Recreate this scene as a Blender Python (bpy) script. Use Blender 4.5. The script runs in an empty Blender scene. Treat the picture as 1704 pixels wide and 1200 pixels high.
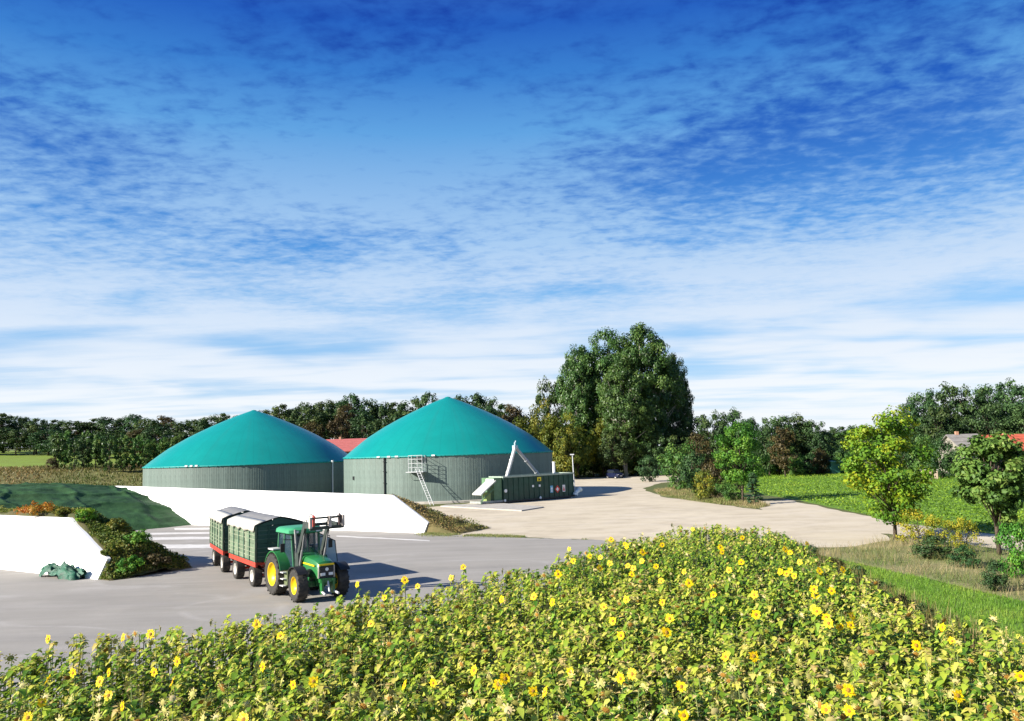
import bpy, bmesh, math, random
import numpy as np
from mathutils import Vector, Matrix

random.seed(7)
rng = np.random.default_rng(7)
S = bpy.context.scene
COL = S.collection

# ------------------------------------------------------------------ camera
F = 1325.0; CAMH = 6.25
ROLL = math.radians(1.83); PITCH = math.atan(148 / 1325.0)
f0 = np.array([0, math.cos(PITCH), math.sin(PITCH)])
u0 = np.array([0, -math.sin(PITCH), math.cos(PITCH)])
r0 = np.array([1.0, 0, 0])
CR = math.cos(ROLL) * r0 - math.sin(ROLL) * u0
CU = math.sin(ROLL) * r0 + math.cos(ROLL) * u0
CC = np.array([0, 0, CAMH])


def ray(x, y): return f0 + CR * (x - 852) / F + CU * (600 - y) / F
def gp(x, y, z=0.0):
    d = ray(x, y); return CC + d * ((z - CAMH) / d[2])
def atY(x, y, Y):
    d = ray(x, y); return CC + d * (Y / d[1])


cam_data = bpy.data.cameras.new('camera')
cam = bpy.data.objects.new('camera', cam_data)
COL.objects.link(cam)
M = Matrix(((CR[0], CU[0], -f0[0], 0), (CR[1], CU[1], -f0[1], 0), (CR[2], CU[2], -f0[2], CAMH), (0, 0, 0, 1)))
cam.matrix_world = M
cam_data.sensor_width = 36; cam_data.lens = F / 1704 * 36
cam_data.clip_start = 0.1; cam_data.clip_end = 9000
S.camera = cam

# ------------------------------------------------------------------ light
SUN_EL = math.radians(27)
SH = np.array([0.908, 0.419]); SH = SH / np.linalg.norm(SH)      # the way shadows fall
sun_d = bpy.data.lights.new('sun', 'SUN'); sun_d.energy = 5.0; sun_d.angle = math.radians(0.55)
sun_d.color = (1.0, 0.94, 0.84)
sun = bpy.data.objects.new('sun', sun_d); COL.objects.link(sun)
ld = Vector((SH[0] * math.cos(SUN_EL), SH[1] * math.cos(SUN_EL), -math.sin(SUN_EL)))
sun.rotation_euler = ld.to_track_quat('-Z', 'Y').to_euler()
sun.location = (-40, -30, 60)

W = bpy.data.worlds.new('World'); S.world = W; W.use_nodes = True
nt = W.node_tree; nt.nodes.clear()
def N(tree, t, **kw):
    n = tree.nodes.new(t)
    for k, v in kw.items(): setattr(n, k, v)
    return n
def L(tree, a, b): tree.links.new(a, b)
out = N(nt, 'ShaderNodeOutputWorld'); bg = N(nt, 'ShaderNodeBackground'); bg.inputs['Strength'].default_value = 0.1
sky = N(nt, 'ShaderNodeTexSky', sky_type='NISHITA', sun_disc=False)
sky.sun_elevation = SUN_EL; sky.sun_rotation = math.atan2(-SH[0], -SH[1])
sky.altitude = 100; sky.air_density = 1.0; sky.dust_density = 0.6; sky.ozone_density = 2.5
tc = N(nt, 'ShaderNodeTexCoord'); sep = N(nt, 'ShaderNodeSeparateXYZ'); L(nt, tc.outputs['Generated'], sep.inputs[0])
def math_n(tree, op, a, b=None, clamp=False):
    n = N(tree, 'ShaderNodeMath', operation=op, use_clamp=clamp)
    for i, v in enumerate((a, b)):
        if v is None: continue
        if isinstance(v, (int, float)): n.inputs[i].default_value = v
        else: L(tree, v, n.inputs[i])
    return n.outputs[0]
def ramp_n(tree, fac, stops, mode='LINEAR'):
    r = N(tree, 'ShaderNodeValToRGB'); cr = r.color_ramp; cr.interpolation = mode
    while len(cr.elements) > 1: cr.elements.remove(cr.elements[-1])
    for i, (p, c) in enumerate(stops):
        e = cr.elements[0] if i == 0 else cr.elements.new(p)
        e.position = p; e.color = tuple(c) + ((1,) if len(c) == 3 else ())
    L(tree, fac, r.inputs[0]); return r.outputs[0]
def mix_n(tree, fac, a, b, blend='MIX'):
    m = N(tree, 'ShaderNodeMix', data_type='RGBA', blend_type=blend)
    for s, v in ((m.inputs[0], fac), (m.inputs[6], a), (m.inputs[7], b)):
        if isinstance(v, (int, float)): s.default_value = v
        elif isinstance(v, tuple): s.default_value = v + ((1,) if len(v) == 3 else ())
        else: L(tree, v, s)
    return m.outputs[2]
zz = math_n(nt, 'MAXIMUM', sep.outputs[2], 0.0)
den = math_n(nt, 'ADD', zz, 0.05)
px = math_n(nt, 'DIVIDE', sep.outputs[0], den); py = math_n(nt, 'DIVIDE', sep.outputs[1], den)
comb = N(nt, 'ShaderNodeCombineXYZ'); L(nt, px, comb.inputs[0]); L(nt, py, comb.inputs[1])
def wnoise(scale, detail, rough, dist=0.0, stretch=(1, 1), rot=0.0, loc=(0, 0)):
    mp = N(nt, 'ShaderNodeMapping'); mp.inputs['Scale'].default_value = (stretch[0], stretch[1], 1)
    mp.inputs['Rotation'].default_value = (0, 0, rot); mp.inputs['Location'].default_value = (loc[0], loc[1], 0)
    L(nt, comb.outputs[0], mp.inputs['Vector'])
    n = N(nt, 'ShaderNodeTexNoise'); n.inputs['Scale'].default_value = scale; n.inputs['Detail'].default_value = detail
    n.inputs['Roughness'].default_value = rough; n.inputs['Distortion'].default_value = dist
    L(nt, mp.outputs[0], n.inputs['Vector']); return n.outputs['Fac']
big = wnoise(0.75, 3, 0.5, 0.3, (1, 1.2), 0.3, (3.1, 1.7))
puff = wnoise(11.0, 5, 0.55, 0.25, (1.0, 1.25), 0.25)
fine = wnoise(28.0, 4, 0.6, 0.2, (1, 1.2), 0.1)
streak = wnoise(0.8, 5, 0.58, 0.5, (0.5, 1.8), 0.12, (0.4, 5.2))
hi_w = N(nt, 'ShaderNodeMapRange', interpolation_type='SMOOTHSTEP'); L(nt, zz, hi_w.inputs[0]); hi_w.inputs[1].default_value = 0.10; hi_w.inputs[2].default_value = 0.28
a_hi = math_n(nt, 'ADD', math_n(nt, 'ADD', math_n(nt, 'MULTIPLY', big, 0.57), math_n(nt, 'MULTIPLY', puff, 0.35)), math_n(nt, 'MULTIPLY', fine, 0.12))
a_lo = math_n(nt, 'ADD', math_n(nt, 'ADD', math_n(nt, 'MULTIPLY', streak, 0.40), math_n(nt, 'MULTIPLY', big, 0.55)), 0.05)
am = N(nt, 'ShaderNodeMix', data_type='FLOAT'); L(nt, hi_w.outputs[0], am.inputs[0]); L(nt, a_lo, am.inputs[2]); L(nt, a_hi, am.inputs[3])
mask = N(nt, 'ShaderNodeMapRange', interpolation_type='SMOOTHSTEP'); L(nt, am.outputs[0], mask.inputs[0])
mask.inputs[1].default_value = 0.36; mask.inputs[2].default_value = 0.60
maskv = mask.outputs[0]
# air: the clear sky deepens upwards (polarised blue), the cloud veil thins; overhead, out of view, both are brightened to lift blue shadows
K = 4.25
sc = lambda st: [(p_, tuple(c_ * K / 10 for c_ in c)) for p_, c in st]
gap_r = ramp_n(nt, zz, sc([(0.0, (.55, .72, .92)), (0.05, (.46, .65, .90)), (0.11, (.34, .56, .86)), (0.184, (.19, .46, .82)), (0.255, (.075, .29, .72)), (0.38, (.012, .095, .50)), (0.47, (.005, .035, .36)), (0.75, (.014, .05, .34)), (1.0, (.03, .08, .36))]))
hsv = N(nt, 'ShaderNodeHueSaturation'); hsv.inputs['Saturation'].default_value = 1.3; L(nt, sky.outputs[0], hsv.inputs['Color'])
tint = ramp_n(nt, zz, [(0.0, (.10, .10, .10)), (0.2, (.07, .09, .10)), (0.5, (.01, .02, .05)), (1.0, (.01, .02, .05))])
gapc = mix_n(nt, 0.85, mix_n(nt, 1.0, hsv.outputs[0], tint, 'MULTIPLY'), gap_r)
veil = ramp_n(nt, zz, sc([(0.0, (.94, .97, 1.0)), (0.06, (.90, .95, 1.0)), (0.11, (.80, .88, .98)), (0.184, (.62, .76, .95)), (0.255, (.40, .61, .89)), (0.38, (.12, .37, .76)), (0.44, (.045, .22, .64)), (0.49, (.02, .125, .54)), (0.7, (.09, .21, .54)), (1.0, (.16, .28, .52))]))
skyc = mix_n(nt, maskv, gapc, veil)
low = N(nt, 'ShaderNodeMapRange'); L(nt, zz, low.inputs[0]); low.inputs[1].default_value = 0.0; low.inputs[2].default_value = 0.085
low.inputs[3].default_value = 0.65; low.inputs[4].default_value = 0.0
skyc = mix_n(nt, low.outputs[0], skyc, tuple(v_ * K / 10 for v_ in (.90, .95, 1.0)))
skyc = mix_n(nt, 1.0, skyc, (10.0, 10.0, 10.0), 'MULTIPLY')
L(nt, skyc, bg.inputs['Color']); L(nt, bg.outputs[0], out.inputs[0])

S.view_settings.view_transform = 'Standard'; S.view_settings.look = 'None'
S.view_settings.gamma = 1; S.view_settings.use_curve_mapping = False
S.view_settings.exposure = 1.25

# ------------------------------------------------------------------ helpers
def tag(o, label=None, cat=None, group=None, kind=None):
    if label: o['label'] = label
    if cat: o['category'] = cat
    if group: o['group'] = group
    if kind: o['kind'] = kind
    return o
def empty(name, loc=(0, 0, 0), rz=0.0, label=None, cat=None, group=None):
    o = bpy.data.objects.new(name, None); COL.objects.link(o)
    o.location = loc; o.rotation_euler = (0, 0, rz); o.empty_display_size = 0.3
    return tag(o, label, cat, group)
def link(name, me, parent=None, loc=None, rot=None):
    o = bpy.data.objects.new(name, me); COL.objects.link(o)
    if parent is not None: o.parent = parent
    if loc is not None: o.location = loc
    if rot is not None: o.rotation_euler = rot
    return o


class MB:
    def __init__(s): s.v = []; s.f = []; s.m = []
    def add(s, vs, fs, m=0):
        b = len(s.v); s.v += [tuple(map(float, v)) for v in vs]
        s.f += [tuple(b + i for i in f) for f in fs]; s.m += [m] * len(fs); return s
    def box(s, x0, x1, y0, y1, z0, z1, m=0, rot=None, piv=None):
        vs = [Vector((x, y, z)) for z in (z0, z1) for y in (y0, y1) for x in (x0, x1)]
        if rot is not None:
            pv = Vector(piv) if piv else Vector(((x0 + x1) / 2, (y0 + y1) / 2, (z0 + z1) / 2))
            vs = [rot @ (v - pv) + pv for v in vs]
        return s.add(vs, [(0, 2, 3, 1), (4, 5, 7, 6), (0, 1, 5, 4), (2, 6, 7, 3), (0, 4, 6, 2), (1, 3, 7, 5)], m)
    def hull(s, bot, top, m=0):
        """loft two equally long rings, capped"""
        n = len(bot)
        fs = [(i, (i + 1) % n, n + (i + 1) % n, n + i) for i in range(n)]
        fs += [tuple(range(n - 1, -1, -1)), tuple(range(n, 2 * n))]
        return s.add(list(bot) + list(top), fs, m)
    def prism_y(s, prof, y0, y1, m=0):
        return s.hull([(x, y0, z) for x, z in prof], [(x, y1, z) for x, z in prof], m)
    def prism_x(s, prof, x0, x1, m=0):
        return s.hull([(x0, y, z) for y, z in prof], [(x1, y, z) for y, z in prof], m)
    def tube(s, p0, p1, ra, rb=None, n=8, m=0):
        rb = ra if rb is None else rb
        p0 = Vector(p0); p1 = Vector(p1); d = (p1 - p0).normalized()
        a = d.orthogonal().normalized(); b = d.cross(a)
        ring = lambda p, r: [p + (a * math.cos(2 * math.pi * i / n) + b * math.sin(2 * math.pi * i / n)) * r for i in range(n)]
        return s.hull(ring(p0, ra), ring(p1, rb), m)
    def path(s, pts, rs, n=6, m=0):
        P = [Vector(p) for p in pts]; rings = []
        a = None
        for i, p in enumerate(P):
            d = (P[min(i + 1, len(P) - 1)] - P[max(i - 1, 0)]).normalized()
            if a is None: a = d.orthogonal().normalized()
            a = (a - d * a.dot(d)).normalized(); b = d.cross(a)
            r = rs[i] if not isinstance(rs, (int, float)) else rs
            rings.append([p + (a * math.cos(2 * math.pi * k / n) + b * math.sin(2 * math.pi * k / n)) * r for k in range(n)])
        vs = [v for r in rings for v in r]; fs = []
        for i in range(len(P) - 1):
            for k in range(n): fs.append((i * n + k, i * n + (k + 1) % n, (i + 1) * n + (k + 1) % n, (i + 1) * n + k))
        fs += [tuple(range(n - 1, -1, -1)), tuple((len(P) - 1) * n + k for k in range(n))]
        return s.add(vs, fs, m)
    def lathe_y(s, prof, cx, cy, cz, n=28, m=0):
        """prof of (radius, y) spun about the y axis"""
        vs = []; k = len(prof)
        for i in range(n):
            t = 2 * math.pi * i / n
            vs += [(cx + r * math.cos(t), cy + y, cz + r * math.sin(t)) for r, y in prof]
        fs = [(i * k + j, i * k + j + 1, ((i + 1) % n) * k + j + 1, ((i + 1) % n) * k + j) for i in range(n) for j in range(k - 1)]
        return s.add(vs, fs, m)
    def lathe_z(s, prof, cx=0, cy=0, n=64, m=0):
        vs = []; k = len(prof)
        for i in range(n):
            t = 2 * math.pi * i / n
            vs += [(cx + r * math.cos(t), cy + r * math.sin(t), z) for r, z in prof]
        fs = [(i * k + j, ((i + 1) % n) * k + j, ((i + 1) % n) * k + j + 1, i * k + j + 1) for i in range(n) for j in range(k - 1)]
        return s.add(vs, fs, m)
    def mesh(s, name, mats, smooth=False, fix=True):
        me = bpy.data.meshes.new(name); me.from_pydata(s.v, [], s.f)
        mats = mats if isinstance(mats, (list, tuple)) else [mats]
        for mt in mats: me.materials.append(mt)
        me.polygons.foreach_set('material_index', s.m)
        if fix:
            bm = bmesh.new(); bm.from_mesh(me); bmesh.ops.recalc_face_normals(bm, faces=bm.faces); bm.to_mesh(me); bm.free()
        if smooth: me.shade_smooth()
        me.update(); return me
    def build(s, name, mats, parent=None, smooth=False, loc=None, rot=None, angle=None):
        me = s.mesh(name, mats, smooth or angle is not None)
        if angle is not None:
            me.set_sharp_from_angle(angle=math.radians(angle))
        return link(name, me, parent, loc, rot)


def np_mesh(name, V, Fc, mats, tint=None, mi=None, smooth=False):
    """V (n,3), Fc (m,k) fixed-size faces"""
    V = np.asarray(V, np.float32); Fc = np.asarray(Fc, np.int32); k = Fc.shape[1]
    me = bpy.data.meshes.new(name)
    me.vertices.add(len(V)); me.vertices.foreach_set('co', V.ravel())
    me.loops.add(Fc.size); me.loops.foreach_set('vertex_index', Fc.ravel())
    me.polygons.add(len(Fc)); me.polygons.foreach_set('loop_start', np.arange(len(Fc), dtype=np.int32) * k)
    for mt in (mats if isinstance(mats, (list, tuple)) else [mats]): me.materials.append(mt)
    if mi is not None: me.polygons.foreach_set('material_index', np.asarray(mi, np.int32))
    if tint is not None:
        at = me.attributes.new('tint', 'FLOAT', 'POINT'); at.data.foreach_set('value', np.asarray(tint, np.float32))
    me.update(calc_edges=True)
    if smooth: me.shade_smooth()
    return me


# ------------------------------------------------------------------ materials
MATS = {}
def pm(name, col, rough=0.6, metal=0.0, var=0.15, scale=3.0, bump=0.0, bscale=30.0, spec=0.4, rand=0.0, dirt=None, coat=0.0):
    """painted / mineral surface: base colour broken up by noise, optional dirt tone and fine relief"""
    if name in MATS: return MATS[name]
    m = bpy.data.materials.new(name); m.use_nodes = True; t = m.node_tree; b = t.nodes['Principled BSDF']
    tcn = N(t, 'ShaderNodeTexCoord')
    n = N(t, 'ShaderNodeTexNoise'); n.inputs['Scale'].default_value = scale; n.inputs['Detail'].default_value = 6
    n.inputs['Roughness'].default_value = 0.6
    L(t, tcn.outputs['Object'], n.inputs['Vector'])
    lo = tuple(c * (1 - var) for c in col); hi = tuple(min(1, c * (1 + var)) for c in col)
    c = ramp_n(t, n.outputs['Fac'], [(0.3, lo), (0.7, hi)])
    if dirt:
        n2 = N(t, 'ShaderNodeTexNoise'); n2.inputs['Scale'].default_value = scale * 0.35; n2.inputs['Detail'].default_value = 8
        n2.inputs['Roughness'].default_value = 0.7
        L(t, tcn.outputs['Object'], n2.inputs['Vector'])
        mr = N(t, 'ShaderNodeMapRange'); L(t, n2.outputs['Fac'], mr.inputs[0]); mr.inputs[1].default_value = 0.48; mr.inputs[2].default_value = 0.72
        mr.inputs[4].default_value = 0.75
        c = mix_n(t, mr.outputs[0], c, dirt)
    if rand:
        oi = N(t, 'ShaderNodeObjectInfo')
        mr = N(t, 'ShaderNodeMapRange'); L(t, oi.outputs['Random'], mr.inputs[0]); mr.inputs[3].default_value = 1 - rand; mr.inputs[4].default_value = 1 + rand
        hs = N(t, 'ShaderNodeHueSaturation'); L(t, mr.outputs[0], hs.inputs['Value']); L(t, c, hs.inputs['Color']); c = hs.outputs[0]
    L(t, c, b.inputs['Base Color'])
    b.inputs['Roughness'].default_value = rough; b.inputs['Metallic'].default_value = metal
    b.inputs['Specular IOR Level'].default_value = spec; b.inputs['Coat Weight'].default_value = coat
    if bump:
        n3 = N(t, 'ShaderNodeTexNoise'); n3.inputs['Scale'].default_value = bscale; n3.inputs['Detail'].default_value = 5
        L(t, tcn.outputs['Object'], n3.inputs['Vector'])
        bp = N(t, 'ShaderNodeBump'); bp.inputs['Strength'].default_value = bump; bp.inputs['Distance'].default_value = 0.05
        L(t, n3.outputs['Fac'], bp.inputs['Height']); L(t, bp.outputs[0], b.inputs['Normal'])
    MATS[name] = m; return m
def leafm(name, stops, trans=0.3, rough=0.55, rand=0.12, hue=0.015):
    """foliage: each leaf carries a random tint picked from the ramp"""
    if name in MATS: return MATS[name]
    m = bpy.data.materials.new(name); m.use_nodes = True; t = m.node_tree; b = t.nodes['Principled BSDF']; o = t.nodes['Material Output']
    at = N(t, 'ShaderNodeAttribute', attribute_name='tint')
    k = len(stops)
    c = ramp_n(t, at.outputs['Fac'], [(i / (k - 1) if not isinstance(s[0], tuple) else s[0], s) for i, s in enumerate(stops)])
    oi = N(t, 'ShaderNodeObjectInfo')
    hs = N(t, 'ShaderNodeHueSaturation'); L(t, c, hs.inputs['Color'])
    mr = N(t, 'ShaderNodeMapRange'); L(t, oi.outputs['Random'], mr.inputs[0]); mr.inputs[3].default_value = 1 - rand; mr.inputs[4].default_value = 1 + rand
    L(t, mr.outputs[0], hs.inputs['Value'])
    mr2 = N(t, 'ShaderNodeMapRange'); L(t, math_n(t, 'FRACT', math_n(t, 'MULTIPLY', oi.outputs['Random'], 7.3)), mr2.inputs[0]); mr2.inputs[3].default_value = 0.5 - hue; mr2.inputs[4].default_value = 0.5 + hue
    L(t, mr2.outputs[0], hs.inputs['Hue'])
    L(t, hs.outputs[0], b.inputs['Base Color']); b.inputs['Roughness'].default_value = rough; b.inputs['Specular IOR Level'].default_value = 0.25
    tr = N(t, 'ShaderNodeBsdfTranslucent'); L(t, hs.outputs[0], tr.inputs['Color'])
    mx = N(t, 'ShaderNodeMixShader'); mx.inputs[0].default_value = trans
    L(t, b.outputs[0], mx.inputs[1]); L(t, tr.outputs[0], mx.inputs[2]); L(t, mx.outputs[0], o.inputs[0])
    MATS[name] = m; return m
def groundm(name, a, b_, c_, s1=0.05, s2=0.6, bump=0.3, rough=0.9, streak=None, attr=None, tracks=None):
    """ground: two tones blended in large patches, a third in fine speckle; optional tyre streaks"""
    m = bpy.data.materials.new(name); m.use_nodes = True; t = m.node_tree; p = t.nodes['Principled BSDF']
    tcn = N(t, 'ShaderNodeTexCoord')
    def nz(sc, det=6, ro=0.6, st=None, rot=0):
        v = tcn.outputs['Object']
        if st:
            mp = N(t, 'ShaderNodeMapping'); mp.inputs['Scale'].default_value = st; mp.inputs['Rotation'].default_value = (0, 0, rot)
            L(t, v, mp.inputs['Vector']); v = mp.outputs[0]
        n = N(t, 'ShaderNodeTexNoise'); n.inputs['Scale'].default_value = sc; n.inputs['Detail'].default_value = det; n.inputs['Roughness'].default_value = ro
        L(t, v, n.inputs['Vector']); return n.outputs['Fac']
    def mr(v, lo, hi, o0=0.0, o1=1.0):
        r = N(t, 'ShaderNodeMapRange'); L(t, v, r.inputs[0]); r.inputs[1].default_value = lo; r.inputs[2].default_value = hi
        r.inputs[3].default_value = o0; r.inputs[4].default_value = o1; return r.outputs[0]
    c = mix_n(t, mr(nz(s1), 0.35, 0.65), a, b_)
    c = mix_n(t, mr(nz(s2, 8, 0.7), 0.5, 0.75, 0, 0.7), c, c_)
    if streak:
        for (rot, st, tone, amt) in streak:
            c = mix_n(t, mr(nz(1.0, 5, 0.6, st, rot), 0.5, 0.7, 0, amt), c, tone)
    if tracks:   # worn wheel lines: contour bands of a slow noise
        for o_, rt in ((0.0, .5), (.11, -.4), (.21, 1.1)):
            v_ = math_n(t, 'ABSOLUTE', math_n(t, 'SUBTRACT', nz(tracks[0], 2, 0.4, (1, 1.6, 1), rt), .42 + o_ * .6))
            brk = mr(nz(.4, 4, .6), .42, .62)
            c = mix_n(t, math_n(t, 'MULTIPLY', mr(v_, .0, .014, tracks[2], 0), brk), c, tracks[1])
    fine = nz(14, 4, 0.7)
    c = mix_n(t, mr(fine, 0.3, 0.7, 0, 0.35), c, tuple(x * 0.8 for x in a))
    if attr:
        at = N(t, 'ShaderNodeAttribute', attribute_name=attr)
        c = mix_n(t, at.outputs['Alpha'], c, mix_n(t, mr(nz(0.25, 8, 0.7), 0.35, 0.7, 0, 0.8), at.outputs['Color'], mix_n(t, 0.55, at.outputs['Color'], (0.10, 0.07, 0.025))))
    L(t, c, p.inputs['Base Color']); p.inputs['Roughness'].default_value = rough; p.inputs['Specular IOR Level'].default_value = 0.25
    bp = N(t, 'ShaderNodeBump'); bp.inputs['Strength'].default_value = bump; bp.inputs['Distance'].default_value = 0.08
    L(t, mr(nz(3.0, 8, 0.7), 0, 1), bp.inputs['Height']); L(t, bp.outputs[0], p.inputs['Normal'])
    MATS[name] = m; return m
def glassm(name, col, alpha=0.35, rough=0.05):
    if name in MATS: return MATS[name]
    m = bpy.data.materials.new(name); m.use_nodes = True; t = m.node_tree; b = t.nodes['Principled BSDF']
    b.inputs['Base Color'].default_value = col + (1,); b.inputs['Roughness'].default_value = rough
    b.inputs['Alpha'].default_value = alpha; b.inputs['Specular IOR Level'].default_value = 0.6
    MATS[name] = m; return m

# ------------------------------------------------------------------ terrain and ground sheets
def smooth01(t): t = np.clip(t, 0, 1); return t * t * (3 - 2 * t)
def T(x, y):
    x = np.asarray(x, float); y = np.asarray(y, float)
    q = -0.5 * x + 0.866 * y
    h = np.interp(q, [145, 152, 172, 215, 251, 300, 420, 900], [0, 0.7, 4.7, 6.4, 8.6, 11, 14, 14])
    return h * smooth01((30 - x) / 75)
def axis(lo, hi, a0, a1, st):
    mid = np.arange(a0, a1 + .01, st); g = []; x = a0; d = st
    while x > lo: d *= 1.35; x -= d; g.append(x)
    h = []; x = a1; d = st
    while x < hi: d *= 1.35; x += d; h.append(x)
    return np.array(g[::-1] + list(mid) + h)
gx = axis(-3500, 3500, -190, 130, 4.0); gy = axis(-400, 6000, -20, 330, 4.0)
GX, GY = np.meshgrid(gx, gy); GZ = T(GX, GY)
nx, ny = len(gx), len(gy)
idx = np.arange(nx * ny).reshape(ny, nx)
Fq = np.stack([idx[:-1, :-1], idx[:-1, 1:], idx[1:, 1:], idx[1:, :-1]], -1).reshape(-1, 4)
g_mat = groundm('meadow_ground', (0.075, 0.10, 0.028), (0.11, 0.11, 0.036), (0.15, 0.12, 0.05), 0.04, 0.5, 0.5, attr='zone')
gme = np_mesh('ground', np.stack([GX, GY, GZ], -1).reshape(-1, 3), Fq, g_mat, smooth=True)
zc = np.zeros((ny, nx, 4), np.float32)
Q = -0.5 * GX + 0.866 * GY
left = (GX < -20)
zc[left & (Q > 143) & (Q <= 196)] = (0.15, 0.145, 0.045, 1)
zc[left & (Q > 196) & (Q < 300)] = (0.16, 0.24, 0.026, 1)
at = gme.attributes.new('zone', 'FLOAT_COLOR', 'POINT'); at.data.foreach_set('color', zc.ravel())
tag(link('ground', gme), kind='structure')

def sheet(name, pts, z, mat):
    bm = bmesh.new(); vs = [bm.verts.new((p[0], p[1], z)) for p in pts]
    f = bm.faces.new(vs); bmesh.ops.triangulate(bm, faces=[f]); bmesh.ops.recalc_face_normals(bm, faces=bm.faces)
    for f in bm.faces:
        if f.normal.z < 0: f.normal_flip()
    me = bpy.data.meshes.new(name); bm.to_mesh(me); bm.free(); me.materials.append(mat)
    return tag(link(name, me), kind='structure')
def wob(pts, n=8, amp=0.25, seed=1):
    """subdivide an outline and make it a little uneven"""
    r = random.Random(seed); o = []
    for i, p in enumerate(pts):
        q = pts[(i + 1) % len(pts)]
        for k in range(n):
            t = k / n; o.append((p[0] + (q[0] - p[0]) * t + (r.uniform(-amp, amp) if k else 0), p[1] + (q[1] - p[1]) * t + (r.uniform(-amp, amp) if k else 0)))
    return o
G = lambda x, y: tuple(gp(x, y)[:2])

sand = groundm('sandy_gravel', (0.53, 0.46, 0.345), (0.45, 0.385, 0.28), (0.28, 0.23, 0.165), 0.11, 0.35, 0.25, 0.95,
               [(1.1, (0.16, 0.45, 1), (0.53, 0.47, 0.38), 0.6), (1.35, (0.18, 0.4, 1), (0.27, 0.225, 0.165), 0.5), (0.2, (0.2, 0.25, 1), (0.34, 0.28, 0.20), 0.4)], tracks=(0.045, (0.50, 0.44, 0.36), 0.5))
pave = groundm('worn_asphalt', (0.285, 0.266, 0.235), (0.245, 0.229, 0.203), (0.325, 0.30, 0.265), 0.09, 0.3, 0.15, 0.85,
               [(0.62, (0.09, 0.7, 1), (0.34, 0.32, 0.295), 0.5), (-0.5, (0.09, 0.5, 1), (0.175, 0.165, 0.155), 0.4), (1.25, (0.10, 0.8, 1), (0.33, 0.31, 0.285), 0.4)], tracks=(0.05, (0.36, 0.34, 0.315), 0.75))
# sandy yard and roads
yard = [(-12, 62.4), G(860, 894.0), (5.6, 54.4), (11, 50), (17, 47.5), (20.5, 47.2), (22.4, 49.0), (25.5, 58), (23.5, 66), (22.6, 74), (20.5, 83), (17.5, 98), (18.5, 118), (24, 133),
        (46, 150), (46, 162), (20, 166), (4, 168), (-4, 140), (3, 121), (-6, 96), (-13, 90), (-14, 78)]
sheet('sandy_yard', wob(yard, 6, 0.35, 3), 0.006, sand)
# farm track on the right between row trees and crop
track = [(17.5, 56), (20.5, 66), (24.6, 84), (29.0, 86.5), (28.4, 75), (28.2, 66), (28.0, 60.5), (29.5, 52), (31.5, 46), (31, 38), (27.4, 38), (26.6, 43), (24.8, 50.5), (24.2, 53)]
sheet('farm_track', wob(track, 5, 0.3, 5), 0.012, sand)
pv = [(-115, 14), (-30, 8), (-12, 8), (8.5, 25), (9.2, 46.5), (5.6, 54.6), G(860, 895), (-6.0, 61.6), (-12, 66), (-40, 84), (-75, 104), (-130, 96)]
sheet('asphalt_yard', wob(pv, 22, 0.16, 9), 0.016, pave)
earth = groundm('field_soil', (0.10, 0.075, 0.05), (0.075, 0.055, 0.035), (0.13, 0.10, 0.06), 0.3, 1.2, 0.6)
FIELD = [(-19, 13.0), (-13.0, 20.2), (-10.7, 23.0), (-7.4, 26.0), (-2.3, 30.3), (0.9, 33.8), (4.0, 39.3), (9.4, 46.8), (14.4, 45.6), (13.0, 36), (12.2, 30), (11.3, 23.5), (12.6, 19.5), (13, 6), (-19, 6)]
sheet('field_soil', wob(FIELD, 4, 0.15, 2), 0.026, earth)
verge_m = groundm('mown_grass', (0.10, 0.19, 0.022), (0.13, 0.21, 0.03), (0.16, 0.19, 0.05), 0.4, 1.5, 0.5)
VERGE = [(13.4, 44.5), (16.0, 44.6), (18.0, 36), (18.9, 29), (18.8, 24), (22, 16), (22, 6), (13.2, 6), (12.9, 19.5), (11.6, 23.5), (12.5, 30)]
sheet('grass_verge', wob(VERGE, 4, 0.2, 4), 0.021, verge_m)
dry_m = groundm('dry_grass_ground', (0.26, 0.225, 0.11), (0.16, 0.185, 0.06), (0.11, 0.15, 0.04), 0.3, 1.2, 0.6)
DRY = [(16.0, 45.2), (19.5, 47.2), (22.6, 49.4), (24.6, 50.5), (26.2, 42), (31, 37), (40, 30), (40, 6), (22, 6), (22, 16), (18.8, 24), (18.9, 29), (18.0, 36)]
sheet('dry_grass_bank', wob(DRY, 4, 0.2, 6), 0.030, dry_m)
BANK2 = [(17.8, 98), (20.6, 83), (22.3, 75.5), (24.6, 78.5), (25.8, 92), (25, 108), (22, 116), (19, 112)]
sheet('roadside_bank', wob(BANK2, 4, 0.3, 8), 0.014, dry_m)
crop_g = groundm('crop_soil', (0.11, 0.21, 0.02), (0.13, 0.23, 0.025), (0.10, 0.16, 0.025), 0.2, 1.0, 0.6)
CROP = [tuple(G(1262, 823)), tuple(G(1330, 832)), tuple(G(1400, 848)), tuple(G(1450, 860)), tuple(G(1500, 871)), (30.2, 50.5), (32.2, 45), (60, 40), (110, 60), (125, 150), (60, 162), (38, 158), (26, 128), (26.8, 105)]
sheet('crop_field', wob(CROP, 5, 0.3, 7), 0.018, crop_g)
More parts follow.
